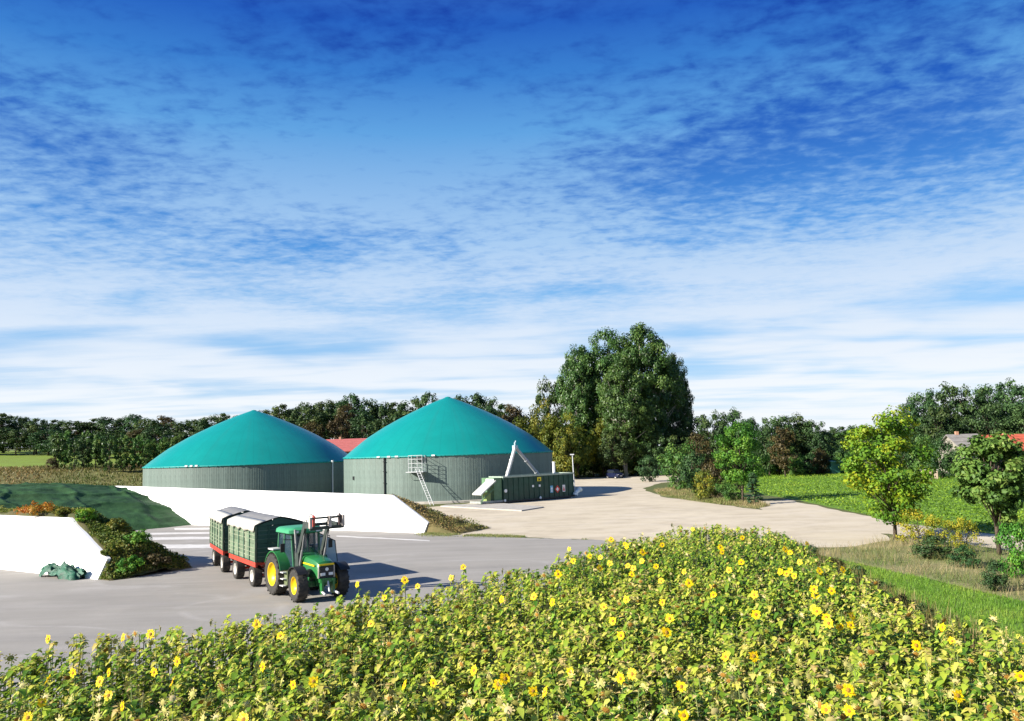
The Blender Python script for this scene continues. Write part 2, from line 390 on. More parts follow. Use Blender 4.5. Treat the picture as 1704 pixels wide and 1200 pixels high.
# pale strips laid on the asphalt across the mouth of the silo
strip_m = pm('pale_strip_surface', (0.52, 0.50, 0.47), 0.85, var=0.12, scale=1.2, bump=0.1, dirt=(0.42, 0.40, 0.38))
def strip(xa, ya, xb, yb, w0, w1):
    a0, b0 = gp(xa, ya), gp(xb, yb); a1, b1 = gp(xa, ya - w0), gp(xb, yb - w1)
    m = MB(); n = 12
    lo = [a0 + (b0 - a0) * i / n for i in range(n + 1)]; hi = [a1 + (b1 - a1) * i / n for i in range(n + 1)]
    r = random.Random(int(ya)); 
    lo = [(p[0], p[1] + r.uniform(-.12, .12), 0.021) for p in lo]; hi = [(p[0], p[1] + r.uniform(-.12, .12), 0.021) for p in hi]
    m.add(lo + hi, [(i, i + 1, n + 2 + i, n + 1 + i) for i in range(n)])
    tag(m.build('pale_strip', strip_m), kind='structure')
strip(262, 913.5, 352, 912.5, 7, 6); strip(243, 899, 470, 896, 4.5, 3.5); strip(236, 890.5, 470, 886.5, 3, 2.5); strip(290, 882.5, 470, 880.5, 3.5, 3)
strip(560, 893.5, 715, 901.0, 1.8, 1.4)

# ------------------------------------------------------------------ digester tanks
clad = pm('grey_green_cladding', (0.130, 0.172, 0.152), 0.5, var=0.14, scale=1.3, spec=0.35, rand=0.09, dirt=(0.15, 0.175, 0.15), metal=0.0)
teal = pm('teal_membrane', (0.002, 0.205, 0.182), 0.33, var=0.07, scale=0.35, spec=0.5, bump=0.03, bscale=1.0)
_t = teal.node_tree; _b = _t.nodes['Principled BSDF']; _src = _b.inputs['Base Color'].links[0].from_socket
_tc = N(_t, 'ShaderNodeTexCoord'); _sp = N(_t, 'ShaderNodeSeparateXYZ'); L(_t, _tc.outputs['Object'], _sp.inputs[0])
_an = math_n(_t, 'MULTIPLY', math_n(_t, 'ARCTAN2', _sp.outputs[1], _sp.outputs[0]), 40 / (2 * math.pi))
_fr = math_n(_t, 'ABSOLUTE', math_n(_t, 'SUBTRACT', math_n(_t, 'FRACT', _an), .5))
_mr = N(_t, 'ShaderNodeMapRange'); L(_t, _fr, _mr.inputs[0]); _mr.inputs[1].default_value = .44; _mr.inputs[2].default_value = .49; _mr.inputs[4].default_value = .22
_n = N(_t, 'ShaderNodeTexNoise'); _n.inputs['Scale'].default_value = 1.0; _n.inputs['Detail'].default_value = 5
_cv = N(_t, 'ShaderNodeCombineXYZ'); L(_t, math_n(_t, 'MULTIPLY', _an, 1.7), _cv.inputs[0]); L(_t, math_n(_t, 'MULTIPLY', _sp.outputs[2], .12), _cv.inputs[1]); L(_t, _cv.outputs[0], _n.inputs['Vector'])
_m2 = N(_t, 'ShaderNodeMapRange'); L(_t, _n.outputs['Fac'], _m2.inputs[0]); _m2.inputs[1].default_value = .5; _m2.inputs[2].default_value = .75; _m2.inputs[4].default_value = .3
_c = mix_n(_t, _mr.outputs[0], _src, (0.002, 0.13, 0.12)); _c = mix_n(_t, _m2.outputs[0], _c, (0.015, 0.17, 0.15)); L(_t, _c, _b.inputs['Base Color'])
teal_d = pm('teal_rim_clamp', (0.006, 0.23, 0.21), 0.5, var=0.2, scale=6)
galv = pm('white_galvanised', (0.55, 0.56, 0.56), 0.45, var=0.08, scale=4)
darkpipe = pm('dark_pipe', (0.03, 0.033, 0.033), 0.5)
conc = pm('base_concrete', (0.36, 0.335, 0.295), 0.9, var=0.15, scale=1.5, bump=0.15)
white = pm('white_paint', (0.80, 0.80, 0.78), 0.5, var=0.05)
PROF = [(1.0, 0.0), (0.985, 0.022), (0.955, 0.068), (0.92, 0.122), (0.85, 0.222), (0.78, 0.318), (0.70, 0.407), (0.61, 0.506), (0.50, 0.612), (0.38, 0.720), (0.28, 0.803), (0.18, 0.882), (0.09, 0.945), (0.03, 0.985), (0.0, 0.992)]
def tank(cx, cy, R, hw, rise, npan, label):
    t = empty('biogas_tank', (cx, cy, 0), 0, label, 'tank', 'biogas digester tanks')
    # corrugated cladding panel, one mesh shared round the wall
    m = MB(); da = 2 * math.pi / npan; seg = 12
    cs = []
    for i in range(seg + 1):
        a = -da / 2 * 0.985 + da * 0.985 * i / seg
        r = R + (0.007 if (i % 4) in (1, 2) else 0.0) + (0.008 if i in (0, seg) else 0)
        cs.append((r * math.cos(a) - R, r * math.sin(a)))
    vs = [(x, y, z) for z in (0.0, hw) for x, y in cs]; n = seg + 1
    m.add(vs, [(i, i + 1, n + i + 1, n + i) for i in range(seg)])
    me = m.mesh('cladding_panel', clad, fix=False)
    for k in range(npan):
        a = k * da
        link('cladding_panel', me, t, (R * math.cos(a), R * math.sin(a), 0.02), (0, 0, a))
    d = MB(); d.lathe_z([(R - 0.05, 0.0), (R - 0.05, hw)], n=96); d.build('wall_core', pm('tank_core', (0.10, 0.12, 0.11), 0.8), t)
    d = MB(); d.lathe_z([((R + 0.06) * r, hw - 0.02 + rise * z) for r, z in PROF], n=128)
    o = d.build('membrane_roof', teal, t, smooth=True)
    d = MB(); d.lathe_z([(R + 0.03, hw - 0.16), (R + 0.085, hw - 0.16), (R + 0.10, hw - 0.06), (R + 0.085, hw + 0.05), (R + 0.03, hw + 0.05)], n=128)
    d.build('clamp_rail', teal_d, t, smooth=True)
    d = MB()
    for k in range(0, 160):
        a = k * 2 * math.pi / 160 + 0.003 * math.sin(k * 3)
        c, s_ = math.cos(a), math.sin(a); r = R + 0.10
        if (k * 7) % 5 < 3:
            d.box(-0.05, 0.05, -0.13, 0.13, hw - 0.13, hw - 0.02, 0, Matrix.Rotation(a, 3, 'Z'), (0, 0, 0))
            for j in range(len(d.v) - 8, len(d.v)): d.v[j] = (d.v[j][0] + r * c, d.v[j][1] + r * s_, d.v[j][2])
    d.build('clamp_blocks', teal_d, t)['kind'] = 'stuff'
    d = MB(); d.lathe_z([(0.0, hw + rise * 0.99 + 0.10), (0.35, hw + rise * 0.985 + 0.07), (0.55, hw + rise * 0.965), (0.55, hw + rise * 0.95)], n=24); d.build('apex_cap', teal, t, smooth=True)
    d = MB(); d.lathe_z([(R + 0.03, 0.3), (R + 0.35, 0.3), (R + 0.40, 0.25), (R + 0.40, 0.0)], n=96); d.build('foundation_ring', conc, t)
    return t
RT = (-9.25, 112.4); RR = 14.45
tr = tank(RT[0], RT[1], RR, 5.85, 8.1, 88, 'teal domed biogas tank with caged ladder platform on its grey green wall')
LT = (-41.3, 126.6); LR = 15.85
tl = tank(LT[0], LT[1], LR, 5.35, 8.45, 104, 'teal domed biogas tank standing behind the silo wall, without platform')
def on_wall(c, R, px_, xc, half, extra=0.0):
    s_ = (px_ - xc) / half; view = math.atan2(c[0], c[1]); th = math.asin(s_) - view
    return np.array([math.sin(th), -math.cos(th)]) * (R + extra), th
# pipes
p, th = on_wall(RT, RR, 649, 745, 174, 0.14)
d = MB(); d.tube((p[0], p[1], 0.05), (p[0], p[1], 5.55), 0.09, n=10); d.tube((p[0], p[1], 5.5), (p[0] * 1.0, p[1], 5.75), 0.13, n=10)
for z in (1.2, 2.6, 4.0, 5.2): d.box(p[0] - .16, p[0] + .16, p[1] - .13, p[1] + .2, z, z + .07)
d.build('vent_pipe', darkpipe, tr)
p, th = on_wall(RT, RR, 597, 745, 174, 0.06)
d = MB(); d.box(p[0] - .12, p[0] + .12, p[1] - .1, p[1] + .35, 3.0, 3.45); d.build('sensor_box', darkpipe, tr)
p, th = on_wall(LT, LR, 552, 422, 187, 0.2)
d = MB(); d.tube((p[0], p[1], 0.05), (p[0], p[1], 5.3), 0.11, n=10); d.tube((p[0], p[1], 5.2), (p[0], p[1], 5.5), 0.2, n=10); d.build('drain_pipe', galv, tl)
for q in (318, 326, 334):
    p, th = on_wall(LT, LR, q, 422, 187, 0.12)
    d = MB(); d.box(p[0] - .18, p[0] + .18, p[1] - .1, p[1] + .1, 5.28, 5.5); d.build('bracket', white, tl)
for q in (640, 656, 668, 722):
    p, th = on_wall(RT, RR, q, 745, 174, 0.14)
    d = MB(); d.box(p[0] - .2, p[0] + .2, p[1] - .1, p[1] + .1, 5.75, 5.93); d.build('bracket', white, tr)
# platform with ladder, local x along the wall, -y outward
p, th = on_wall(RT, RR, 700, 745, 174, 0.05)
plat = empty('platform', (p[0], p[1], 0), th); plat.parent = tr
pz = 3.95; pw = 0.86; pdp = 1.35
d = MB(); d.box(-pw - .35, pw + .1, -pdp, -.02, pz - .08, pz); d.build('platform_deck', galv, plat)
def rail(name, pts, r=0.035):
    d = MB(); d.path(pts, r, 6); d.build(name, galv, plat)
for z in (0.5, 1.0, 1.5, 1.95):
    rail('rail', [(-pw, -.05, pz + z), (-pw, -pdp + .05, pz + z), (pw, -pdp + .05, pz + z), (pw, -.05, pz + z)], 0.03 if z > .6 else .025)
for x, y in ((-pw, -pdp + .05), (pw, -pdp + .05), (-pw, -.05), (pw, -.05), (0.25, -pdp + .05)):
    rail('rail_post', [(x, y, pz), (x, y, pz + 1.98)], 0.032)
d = MB(); d.box(-.25, .55, -.3, -.02, pz + 1.35, pz + 1.85); d.build('valve_box', darkpipe, plat)
for x in (-pw + .1, pw - .1):
    d = MB(); d.tube((x, -pdp + .15, pz - .08), (x, -.02, pz - 1.0), 0.035, n=6); d.build('brace', galv, plat)
# leaning ladder
foot = gp(719, 841); ftop = np.array(RT) + p + np.array([0.25 * math.cos(th) + pdp * math.sin(th), 0.25 * math.sin(th) - pdp * math.cos(th)])
lb = Vector((foot[0], foot[1], 0.01)); lt_ = Vector((ftop[0], ftop[1], pz + 0.35)); ax = Vector((math.cos(th), math.sin(th), 0))
lad = empty('ladder', lb, 0, 'white leaning access ladder standing against the tank platform', 'ladder')
for s_ in (-.21, .21):
    d = MB(); d.tube(ax * s_, ax * s_ + (lt_ - lb), 0.038, n=6); d.build('stile', galv, lad)
for k in range(1, 15):
    q = (lt_ - lb) * (k / 15.0); d = MB(); d.tube(q - ax * .21, q + ax * .21, 0.022, n=5); d.build('rung', galv, lad)

# ------------------------------------------------------------------ silo walls, berm and covered heap
A2 = gp(162, 965); B2 = gp(0, 948); UU = (B2 - A2)[:2]; UU = UU / np.linalg.norm(UU); VV = np.array([-UU[1], UU[0]]); VV = VV * np.sign(VV[1])
def bl(t, v, z): w = A2[:2] + UU * t + VV * v; return (w[0], w[1], z)
wallm = pm('white_silo_wall', (0.80, 0.79, 0.76), 0.75, var=0.03, scale=0.4, bump=0.05, bscale=6, dirt=(0.74, 0.73, 0.69))
def silo_wall(name, v0, sgn, t0, tops, tend, thick, label):
    """tops: [(t, height)], wall leans towards sgn*V by half its height"""
    pts = [(t0, 0.0)] + tops; pts.append((tend, 0.0))
    front = [bl(t, v0 + sgn * 0.5 * h, h) for t, h in pts]
    back = [bl(t, v0 + sgn * (0.5 * h + thick), h) for t, h in pts]
    m = MB(); m.hull(front, back); o = m.build(name, wallm)
    return tag(o, label, 'wall', 'leaning silo walls')
silo_wall('silo_wall', 0, 1, 0, [(0.0, 1.04), (5.7, 3.04), (60, 3.15)], 60, 0.22, 'white leaning concrete silo wall with crumpled green net at its foot')
tA = float((gp(705, 888) - A2)[:2] @ UU); vA = float((gp(705, 888) - A2)[:2] @ VV)
silo_wall('silo_wall', vA, 1, tA, [(tA - 0.1, 0.79), (tA + 4.4, 2.84), (tA + 43.7, 3.66), (tA + 75, 3.8)], tA + 75, 0.25, 'long white leaning concrete silo wall in front of the teal domed tanks')
silo_wall('silo_wall', 4.75, -1, 0.3, [(0.3, 1.0), (5.9, 2.95), (60, 3.05)], 60, 0.2, 'concrete silo wall behind the overgrown bank, only its edge showing')
veg_soil = groundm('bank_earth', (0.055, 0.065, 0.02), (0.085, 0.07, 0.03), (0.12, 0.085, 0.04), 0.8, 2.5, 0.7)
def patch(name, tv, nz_fn, nt_, nv_, mat, label=None, cat=None, kind=None, back=True):
    ts = np.linspace(tv[0], tv[1], nt_); vs = np.linspace(tv[2], tv[3], nv_)
    TT, VT = np.meshgrid(ts, vs); ZZ = nz_fn(TT, VT)
    P = np.stack([A2[0] + UU[0] * TT + VV[0] * VT, A2[1] + UU[1] * TT + VV[1] * VT, ZZ], -1).reshape(-1, 3)
    ix = np.arange(nt_ * nv_).reshape(nv_, nt_)
    Fc = np.stack([ix[:-1, :-1], ix[1:, :-1], ix[1:, 1:], ix[:-1, 1:]], -1).reshape(-1, 4)
    me = np_mesh(name, P, Fc, mat, smooth=True)
    bm = bmesh.new(); bm.from_mesh(me); bmesh.ops.recalc_face_normals(bm, faces=bm.faces)
    if sum(f.normal.z for f in bm.faces) < 0: bmesh.ops.reverse_faces(bm, faces=bm.faces)
    bm.to_mesh(me); bm.free()
    o = link(name, me); return tag(o, label, cat, None, kind)
def vnoise(x, y, sc, seed):
    r = np.random.default_rng(seed); tab = r.random((64, 64))
    x = x * sc; y = y * sc; xi = np.floor(x).astype(int); yi = np.floor(y).astype(int); fx = smooth01(x - xi); fy = smooth01(y - yi)
    g = lambda a, b: tab[a % 64, b % 64]
    return (g(xi, yi) * (1 - fx) + g(xi + 1, yi) * fx) * (1 - fy) + (g(xi, yi + 1) * (1 - fx) + g(xi + 1, yi + 1) * fx) * fy
def berm_z(t, v):
    base = np.interp(t, [-1.3, -0.6, 0.1, 2.5, 5.9, 60], [-.05, .45, 1.0, 1.85, 2.98, 3.05])
    # earth lies against the backs of both leaning walls
    nose = smooth01((0.9 - t) / 1.4); far = (4.6 - v) * 2.0 * (1 - nose) + nose * (5.1 - v) * 1.3
    near = np.where(t > -.02, (v - 0.21) * 2.0, (v - 0.02) * 2.0)
    lim = np.minimum(near, far); edge = 1.0
    z = np.minimum(base + 0.25 * np.sin(np.clip((v - .3) / 4.2, 0, 1) * math.pi), np.maximum(lim, -.05))
    return z * edge + (vnoise(t, v, 1.3, 3) - .5) * 0.28 * (z > 0.15)
patch('overgrown_bank', (-1.4, 60, 0.0, 5.1), berm_z, 240, 40, veg_soil, kind='structure')
def berm2_z(t, v):
    t = t - tA; v = v - vA
    base = np.interp(t, [-3.2, -1.6, -0.1, 4.4, 43.7, 75], [-.03, .35, .8, 2.86, 3.6, 3.7])
    lim = np.minimum(np.where(t > -.12, (v - 0.27) * 2.0, (v - .16) * 1.9), (5.0 - v) * 0.85)
    z = np.minimum(base, np.maximum(lim, -.05))
    return z + (vnoise(t, v, 1.3, 5) - .5) * 0.22 * (z > 0.12)
patch('grass_bank', (tA - 3.3, tA + 75, vA + 0.15, vA + 5.2), berm2_z, 160, 24, groundm('bank_dry_earth', (0.14, 0.11, 0.045), (0.09, 0.085, 0.03), (0.18, 0.14, 0.07), 0.8, 2.5, 0.7), kind='structure')
tarp_m = pm('green_silage_net', (0.026, 0.072, 0.022), 0.75, var=0.4, scale=0.8, bump=0.7, bscale=7, spec=0.2, dirt=(0.016, 0.042, 0.018))
def heap_z(t, v):
    s_ = np.clip((v - 4.75) / (vA - 4.75), 0, 1)
    nose_t = 25.6 + (vnoise(t * 0 + 1, v, .5, 9) - .5) * 1.2 + 1.6 * (1 - s_)
    run = np.clip((t - nose_t) / 15.5, 0, 1)
    prof = 1 - (1 - run) ** 1.4
    side = 3.1 + 0.55 * s_
    crown = side + 0.75 * np.sin(s_ * math.pi) ** 0.8
    w = vnoise(t, v, .45, 11) * 0.28 + vnoise(t, v, 1.3, 12) * 0.10 + vnoise(t + v, v - t, 2.6, 13) * .06
    fold = 0.16 * np.maximum(0, np.sin(t * 1.3 + v * .45 + 3 * vnoise(t, v, .25, 4))) ** 10 + .12 * np.maximum(0, np.sin(v * 1.2 - t * .25 + 3 * vnoise(t, v, .3, 6))) ** 12
    z = prof * (crown - .15) + (w + fold - .1) * np.clip(run * 6, 0, 1)
    return np.where(t < nose_t - .02, -.06, np.maximum(z, 0.02))
heap = patch('silage_tarp', (23, 88, 3.3, vA + 1.9), lambda t, v: np.minimum(heap_z(t, v), np.minimum(6, np.minimum(1.0 + (v - 4.75) * 40 + 9, 9 + 0 * v))), 420, 150, tarp_m,
             'dark green wrinkled tarpaulin covering the long silage heap', 'tarpaulin')
# crumpled piece of net at the foot of the near wall
def crumple(c, lx, ly, h, seed, name, label):
    nn = 40; g = np.linspace(-1, 1, nn); X, Y = np.meshgrid(g, g)
    r = np.sqrt(X ** 2 + Y ** 2) + (vnoise(X + 5, Y + 5, 2.2, seed) - .5) * .25
    Z = np.clip(1.05 - r, 0, 1) ** .5 * (0.2 + 1.0 * vnoise(X + 9, Y + 4, 3.6, seed + 1)) * h + 0.34 * h * vnoise(X, Y, 9, seed + 2)
    Z = np.where(r > 1.12, -.05, Z + .05)
    wx = X * lx + .2 * (vnoise(X, Y, 5, seed + 3) - .5); wy = Y * ly + .2 * (vnoise(X, Y, 5, seed + 4) - .5)
    P = np.stack([wx, wy, Z], -1).reshape(-1, 3)
    ix = np.arange(nn * nn).reshape(nn, nn); Fc = np.stack([ix[:-1, :-1], ix[:-1, 1:], ix[1:, 1:], ix[1:, :-1]], -1).reshape(-1, 4)
    o = link(name, np_mesh(name, P, Fc, pm('bright_green_net', (0.012, 0.08, 0.045), 0.6, var=0.6, scale=3, bump=.4, bscale=20)), None, (c[0], c[1], 0.02), (0, 0, math.atan2(UU[1], UU[0])))
    return tag(o, label, 'net')
c_ = gp(98, 962); crumple(c_[:2] + VV * .15, 1.95, 0.42, 0.72, 21, 'crumpled_net', 'crumpled green net lying on the asphalt against the white wall')

# ------------------------------------------------------------------ feeder container
cgreen = pm('dark_green_steel', (0.018, 0.06, 0.042), 0.45, var=0.3, scale=1.5, dirt=(0.03, 0.055, 0.04))
cgreen2 = pm('light_green_steel', (0.10, 0.19, 0.10), 0.5, var=0.2, scale=2)
ca = gp(838, 838); cb = gp(955, 828); cd = (cb - ca)[:2]; CL = float(np.linalg.norm(cd)); cang = math.atan2(cd[1], cd[0])
con = empty('feeder_container', (ca[0], ca[1], 0), cang, 'dark green solids feeder container with warning labels beside the tank', 'container')
CH = 3.12; CWd = 2.6
d = MB(); d.box(0, CL, 0, CWd, 0.22, CH - .1); d.build('body', cgreen, con)
nb = 14
for k in range(nb + 1):
    x = CL * k / nb; d = MB(); d.box(max(0, x - .06), min(CL, x + .06), -.07, -.002, 0.3, CH - .15); d.build('rib', cgreen, con)
d = MB(); d.box(-.05, CL + .05, -.10, .08, CH - .16, CH + .02); d.box(-.05, CL + .05, CWd - .08, CWd + .1, CH - .16, CH + .02)
d.box(CL - .08, CL + .10, .081, CWd - .081, CH - .16, CH + .02); d.box(-.10, .08, .081, CWd - .081, CH - .16, CH + .02); d.build('top_rail', pm('pale_rail', (0.30, 0.36, 0.30), .5), con)
d = MB(); d.box(-.05, CL + .05, -.12, -.003, 0.12, 0.30); d.build('bottom_rail', darkpipe, con)
for x in (0.6, 3.2, 5.8, 8.4, CL - .6):
    d = MB(); d.box(x - .15, x + .15, .05, CWd - .1, 0.0, 0.22); d.build('skid_foot', darkpipe, con)
d = MB(); d.box(0.4, CL - .4, .2, CWd - .2, CH - .4, CH - .28); d.build('silage_fill', pm('silage', (0.16, 0.12, 0.05), .9, var=.4, scale=8, bump=.6), con)
# labels: flat plates
def plate(name, x, z, w, h, mat, y=-.085): 
    d = MB(); d.box(x - w / 2, x + w / 2, y - .01, y, z - h / 2, z + h / 2); return d.build(name, mat, con)
yel = pm('label_yellow', (0.75, 0.62, 0.03), .5, var=.05); lblue = pm('label_blue', (0.16, 0.42, 0.62), .5, var=.05); lred = pm('label_red', (0.62, 0.05, 0.04), .5, var=.05)
fx = lambda p_: (p_ - 838) / (955 - 838) * CL
pl = plate('warning_label', fx(895.5), CH - .55, .62, .48, yel); d = MB(); d.add([(fx(895.5) - .2, -.099, CH - .7), (fx(895.5) + .2, -.099, CH - .7), (fx(895.5), -.099, CH - .38)], [(0, 1, 2)]); d.build('warning_triangle', darkpipe, pl)
for q in (885, 896): plate('small_label', fx(q), 1.78, .3, .26, white)
pl = plate('info_label', fx(916), 1.25, .45, .85, lblue); d = MB(); d.box(fx(916) - .14, fx(916) + .14, -.105, -.097, 1.2, 1.45); d.box(fx(916) - .14, fx(916) + .14, -.105, -.097, .95, 1.1); d.build('pictogram', white, pl)
d = MB(); x = fx(926); d.add([(x - .45, -.092, 1.2), (x, -.092, .72), (x + .45, -.092, 1.2), (x, -.092, 1.68)], [(0, 1, 2, 3)]); pl = d.build('diamond_label', lred, con)
d = MB(); d.add([(x - .24, -.097, 1.2), (x, -.097, .94), (x + .24, -.097, 1.2), (x, -.097, 1.46)], [(0, 1, 2, 3)]); d.build('pictogram', white, pl)
pl = plate('info_label', fx(937), 1.25, .45, .85, white); d = MB(); d.add([(fx(937) - .17, -.1, .95), (fx(937) + .17, -.1, .95), (fx(937), -.1, 1.55)], [(0, 1, 2)]); d.build('pictogram', lred, pl)
d = MB(); d.tube((.25, -.09, 1.45), (.25, -.20, 1.45), .2, n=14); d.build('end_lamp', white, con)
for x in (.1, fx(896)): d = MB(); d.tube((x, -.13, .35), (x, -.22, .35), .15, n=12); d.build('drain_flange', white, con)
# hopper end with tilted chute
d = MB(); d.box(-1.25, -.12, .1, CWd - .1, .35, 3.0); d.build('drive_housing', cgreen2, con)
d = MB(); d.prism_y([(-3.3, 1.25), (-1.1, 2.75), (-1.02, 2.63), (-3.22, 1.13)], -.05, 1.7); d.build('tilted_chute', pm('pale_steel', (0.55, 0.55, 0.50), .5, var=.2, scale=3), con)
d = MB(); d.box(-3.4, -.1, -.1, 2.0, .18, .42); d.build('base_frame', pm('grey_steel', (0.28, 0.29, 0.26), .6, var=.25), con)
d = MB(); d.box(-2.3, -1.7, .2, 1.0, .42, 1.4); d.build('motor_box', pm('olive_steel', (0.19, 0.25, 0.08), .5), con)
d = MB(); d.tube((-3.35, .0, .4), (-1.2, .0, 1.9), .05, n=6); d.tube((-3.6, -.3, .05), (-2.6, -.1, 1.2), .04, n=6); d.build('strut', cgreen2, con)
d = MB(); d.box(-1.3, -1.26, .1, 1.6, 2.5, 2.9); d.build('chute_flap', white, con)
# inclined augers
def lc(pxx, pyy, yloc):
    """pixel to container-local point on the plane local y = yloc"""
    nrm = np.array([-math.sin(cang), math.cos(cang), 0]); p0 = np.array([ca[0], ca[1], 0]) + nrm * yloc
    dd = ray(pxx, pyy); t_ = ((p0 - CC) @ nrm) / (dd @ nrm); w = CC + dd * t_ - np.array([ca[0], ca[1], 0])
    return Vector((w[0] * math.cos(cang) + w[1] * math.sin(cang), yloc, w[2]))
apx = lc(857, 744, 1.5)
b1 = lc(844.5, 789, 1.2); b2 = lc(894, 788, 1.6)
for nm, b_, mt in (('auger_tube', b1, pm('auger_pale', (0.58, 0.58, 0.56), .45, var=.1)), ('auger_tube', b2, pm('auger_grey', (0.33, 0.34, 0.36), .45, var=.1))):
    d = MB(); d.tube(b_ - (apx - b_).normalized() * .6, apx, .21, n=16); o = d.build(nm, mt, con, angle=40)
    d = MB()
    for f_ in (.05, .5, .95): 
        q = b_.lerp(apx, f_); dr = (apx - b_).normalized() * .06; d.tube(q - dr, q + dr, .26, n=16)
    d.build('flange', mt, o)
d = MB(); d.box(apx.x - .24, apx.x + .24, apx.y - .24, apx.y + .24, apx.z - .2, apx.z + .2); d.tube((apx.x, apx.y, apx.z + .2), (apx.x, apx.y, apx.z + .55), .11, n=10); d.tube((apx.x + .03, apx.y, apx.z + .5), (apx.x + .14, apx.y, apx.z + .75), .07, n=8)
d.build('auger_motor', pm('motor_pale_blue', (0.34, 0.46, 0.53), .4), con)
q0 = lc(922, 787, .8); d = MB(); d.tube((q0.x, .8, CH - .3), (q0.x, .8, CH + 1.4), .17, n=12); d.tube((q0.x, .8, CH + 1.36), (q0.x, .8, CH + 1.44), .22, n=12); d.build('exhaust_stack', white, con)
# white valve at container end
d = MB(); d.tube((CL + .12, -.25, .55), (CL + .8, -.25, .95), .24, n=12); d.tube((CL + .75, -.25, .9), (CL + .95, -.25, 1.02), .34, n=12); d.tube((CL + .12, -.25, .55), (CL + .02, -.25, .3), .32, n=12); d.build('outlet_valve', pm('valve_white', (.68, .76, .76), .4), con)
# lamp pole
pb = gp(956, 826); pole = empty('lamp_pole', (pb[0] + .1, pb[1] + .6, 0), 0, 'thin pale lamp pole at the end of the green container', 'pole')
d = MB(); d.tube((0, 0, 0), (-.12, 0, 5.3), .09, .055, n=8); d.build('mast', galv, pole)
d = MB(); d.box(-.42, .1, -.1, .1, 5.28, 5.42); d.build('lamp_head', galv, pole)
# concrete apron kerb along the tank
d = MB(); q1 = gp(733, 843.5); q2 = gp(868, 851); q3 = gp(905, 845); q4 = gp(838, 839.5)
d.hull([(q1[0], q1[1], 0), (q2[0], q2[1], 0), (q3[0], q3[1], 0), (q4[0], q4[1] + .4, 0), (q1[0] + .5, q1[1] + 1.6, 0)], [(q1[0], q1[1], .12), (q2[0], q2[1], .12), (q3[0], q3[1], .12), (q4[0], q4[1] + .4, .12), (q1[0] + .5, q1[1] + 1.6, .12)])
tag(d.build('concrete_apron', conc), kind='structure')

# ------------------------------------------------------------------ tractor
jgreen = pm('tractor_green', (0.016, 0.135, 0.034), 0.35, var=0.12, scale=2, coat=0.3, dirt=(0.05, 0.15, 0.05))
jgreen_l = pm('tractor_roof_green', (0.04, 0.25, 0.11), 0.4, var=0.08, scale=2)
jyel = pm('rim_yellow', (0.66, 0.46, 0.006), 0.4, var=0.06, scale=3)
rubber = pm('tyre_rubber', (0.032, 0.030, 0.027), 0.9, var=0.35, scale=5, bump=.3, dirt=(0.12, 0.10, 0.075))
black = pm('black_plastic', (0.012, 0.012, 0.013), 0.5, var=.2)
steel = pm('loader_steel', (0.035, 0.045, 0.04), 0.5, var=.3, scale=3)
red_l = pm('loader_red', (0.35, 0.05, 0.035), .5)
glass = glassm('cab_glass', (0.03, 0.06, 0.08), 0.45)
glass_b = glassm('door_glass', (0.42, 0.60, 0.68), 0.8)
lampm = pm('headlamp', (0.75, 0.76, 0.74), 0.15, var=.05)
chrome = pm('pale_metal', (0.55, 0.55, 0.53), .35, var=.15)

def make_wheel(parent, x, y, r, w, rimr, rimm, lugs, side, steer=0.0, name='wheel'):
    h = w / 2; d = MB()
    d.lathe_y([(rimr, -h * .82), (rimr + (r - rimr) * .35, -h), (r * .90, -h * .98), (r * .965, -h * .82), (r * .975, 0), (r * .965, h * .82), (r * .90, h * .98), (rimr + (r - rimr) * .35, h), (rimr, h * .82)], 0, 0, 0, 40)
    if lugs:
        for k in range(lugs):
            for sg in (-1, 1):
                a0 = 2 * math.pi * (k + (.25 if sg > 0 else -.25)) / lugs; da = 2 * math.pi / lugs
                ring = []
                for (aa, yy, rr) in ((0, .03, .972), (.62, 1.0, .955)):
                    for wd in (-.17, .17):
                        for top in (0, 1):
                            an = a0 + (aa + wd) * da; R_ = r * rr if not top else r * (1.0 if yy < .5 else .985)
                            ring.append((R_ * math.cos(an), sg * yy * h, R_ * math.sin(an)))
                # verts: inner(-low,-high,+low,+high), outer(...)
                d.add(ring, [(0, 1, 3, 2), (4, 6, 7, 5), (0, 4, 5, 1), (2, 3, 7, 6), (1, 5, 7, 3)])
    o = d.build(name, rubber, parent, loc=(x, y, r), rot=(0, 0, steer), angle=35)
    d = MB(); s_ = side
    pr = [(0.0, .20), (rimr * .28, .20), (rimr * .34, .12), (rimr * .62, .10), (rimr * .74, .30), (rimr * .93, .55), (rimr * 1.0, .86), (rimr * 1.05, .90), (rimr * 1.05, .80)]
    d.lathe_y([(a, s_ * b * h) for a, b in pr], 0, 0, 0, 32)
    d.lathe_y([(a, -s_ * b * h * .9) for a, b in ((0, .1), (rimr * .7, .1), (rimr, .86), (rimr * 1.04, .9))], 0, 0, 0, 32)
    rim = d.build('rim', rimm, o, angle=35)
    d = MB(); d.lathe_y([(0, s_ * h * .42), (rimr * .16, s_ * h * .42), (rimr * .2, s_ * h * .2)], 0, 0, 0, 14)
    for k in range(8):
        a = k * math.pi / 4; d.tube((rimr * .26 * math.cos(a), s_ * h * .2, rimr * .26 * math.sin(a)), (rimr * .26 * math.cos(a), s_ * h * .28, rimr * .26 * math.sin(a)), .025, n=6)
    d.build('hub', rimm, o)
    return o

hd = np.array([.60, -.80]); rz = math.atan2(hd[1], hd[0])
to = empty('tractor', (-10.33, 37.85, 0.02), rz, 'green tractor with yellow wheel rims and raised front loader arms', 'tractor')
for sy in (-1, 1):
    make_wheel(to, 0, sy * .92, .93, .58, .50, jyel, 20, sy)
    make_wheel(to, 2.58, sy * .94, .70, .46, .36, jyel, 18, sy, steer=-.05)
